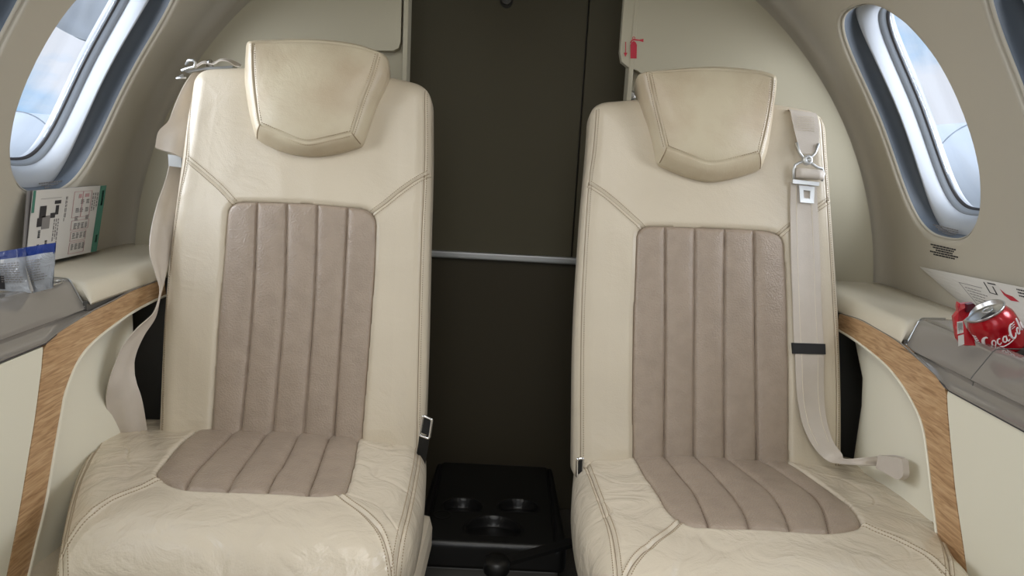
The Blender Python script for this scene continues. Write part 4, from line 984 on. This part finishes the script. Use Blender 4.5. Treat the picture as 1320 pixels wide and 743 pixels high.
for i in range(10):
    cpatch(-1.25, -1.12, -.020-.0036*i, -.0228-.0036*i)
    cpatch(-1.10, -.98, -.0205-.0036*i, -.0226-.0036*i)
from_bm('side_label', bm, M['canwhite'], can)

# red snack wrapper tucked beside the can
wr = empty('snack_wrapper', onZ((1246, 440), .745), 'torn red foil snack wrapper standing left of the cola can', 'wrapper')
yW = float(onZ((1246, 446), .768)[1])
ow = [(1236, 390), (1240, 393), (1247, 391.5), (1253, 390.5), (1257, 393), (1252, 400), (1246, 407), (1243, 414), (1247, 424), (1253, 434), (1258, 446), (1246, 447), (1237, 444), (1233, 437), (1232, 410), (1235, 402), (1233, 395)]
c_ = [onY(p, yW) for p in ow]
bm = bmesh.new(); prism(bm, [p+[0, .004*math.sin(i*1.9), 0] for i, p in enumerate(c_)], (.002, .009, 0)); bevelled(bm, .002, 2, .9); from_bm('foil_body', bm, M['wrapred'], wr)
bm = bmesh.new(); prism(bm, [onY(p, yW-.007) for p in [(1247, 393), (1255, 391.5), (1258, 394), (1251, 402), (1246, 403)]], (.002, .01, 0)); from_bm('torn_lining', bm, M['maroon'], wr)
fnw = quadmap(onY((1233.5, 415), yW-.006), onY((1241, 414), yW-.006), onY((1242, 429), yW-.006), onY((1234, 431), yW-.006)); nw = np.array([0, -1.0, 0])
bm = bmesh.new(); patch(bm, fnw, nw, 0, 0, 1, 1, 0); patch(bm, fnw, nw, .1, 1.15, 1, 2.0, 0); from_bm('white_label', bm, M['paper'], wr)
bm = bmesh.new(); lines(bm, fnw, nw, .12, .1, .9, .9, 6, False, 3, .5); from_bm('label_bars', bm, M['ink2'], wr)

# ------------------------------------------------------------------ placards on the right wall and window sills
def placard(name, px, rows, seed, label, s=1, off=0.0, mt='ink'):
    bm = bmesh.new(); r = random.Random(seed); (x0, y0), (x1, y1) = px[:2]; dx, dy = px[2]
    for i, (a_, b_) in enumerate(rows):
        t = a_
        while t < b_-.01:
            e_ = min(b_, t+r.uniform(.04, .11)); f0 = i/len(rows); f1 = f0+.6/len(rows)
            q = [(x0+(x1-x0)*t+dx*f0, y0+(y1-y0)*t+dy*f0), (x0+(x1-x0)*e_+dx*f0, y0+(y1-y0)*e_+dy*f0), (x0+(x1-x0)*e_+dx*f1, y0+(y1-y0)*e_+dy*f1), (x0+(x1-x0)*t+dx*f1, y0+(y1-y0)*t+dy*f1)]
            p3 = [oncyl(p, CR_R+off-.0006) for p in q]; cn = np.array([-p3[0][0], 0, CR_Z-p3[0][2]]); cn /= np.linalg.norm(cn); prism(bm, p3, cn*.0003); t = e_+.018
    o = from_bm(name, bm, M[mt]); tag(o, label, 'placard'); return o
placard('wall_placard', [(1199, 314), (1235, 322), (0, 15)], [(.02, .92), (.1, .85), (.2, .8), (.0, 1.0), (.12, .88)], 5, 'small dark printed notice on the wall just below the right window')

placard('sill_placard', [(1203, 289), (1236, 297), (0, 10)], [(.0, 1.0), (.1, .98), (.2, .9), (.35, .8)], 8, 'faint grey notice printed on the lower frame of the right window', off=.0215, mt='ink2')
placard('sill_placard', [(50, 236), (86, 232), (0, 9)], [(.0, 1.0), (.1, .98), (.2, .9)], 9, 'faint grey notice printed on the lower frame of the left window', off=.0215, mt='ink2')

# ------------------------------------------------------------------ aircraft parts outside the windows
def nacelle(px, X, r, ln, label, tilt=0):
    c = onX(px, X); bm = bmesh.new(); a = (.05*np.sign(X), 1, tilt)
    lathe(bm, [(0, -.30*ln)]+[(r*math.sin(t), -.30*ln*math.cos(t)) for t in np.linspace(.12, 1.57, 12)]+[(1.0*r, .30*ln), (.86*r, .6*ln), (.6*r, .85*ln), (0, .86*ln)], c, a, 64)
    r_ = empty('aircraft_fairing', c, label, 'aircraft part'); from_bm('body_shell', bm, M['aircraft'], r_, smooth=True)
    bm = bmesh.new(); v = Vector(a).normalized(); e1 = v.orthogonal().normalized(); e2 = v.cross(e1)
    tube(bm, [Vector([float(q) for q in c])+(r+.001)*(math.cos(t)*e1+math.sin(t)*e2) for t in np.linspace(0, 6.283, 60, endpoint=False)], .006, 5, True); from_bm('panel_joint', bm, M['gasket'], r_)
nacelle((1268, 226), 3.2, .36, 2.4, 'white rounded aircraft fairing seen low through the right window')
nacelle((122, -8), -3.0, .33, 2.2, 'white rounded aircraft fairing at the top of the left window view')
nacelle((25, 195), -3.2, .25, 2.0, 'white rounded aircraft fairing at the bottom of the left window view')
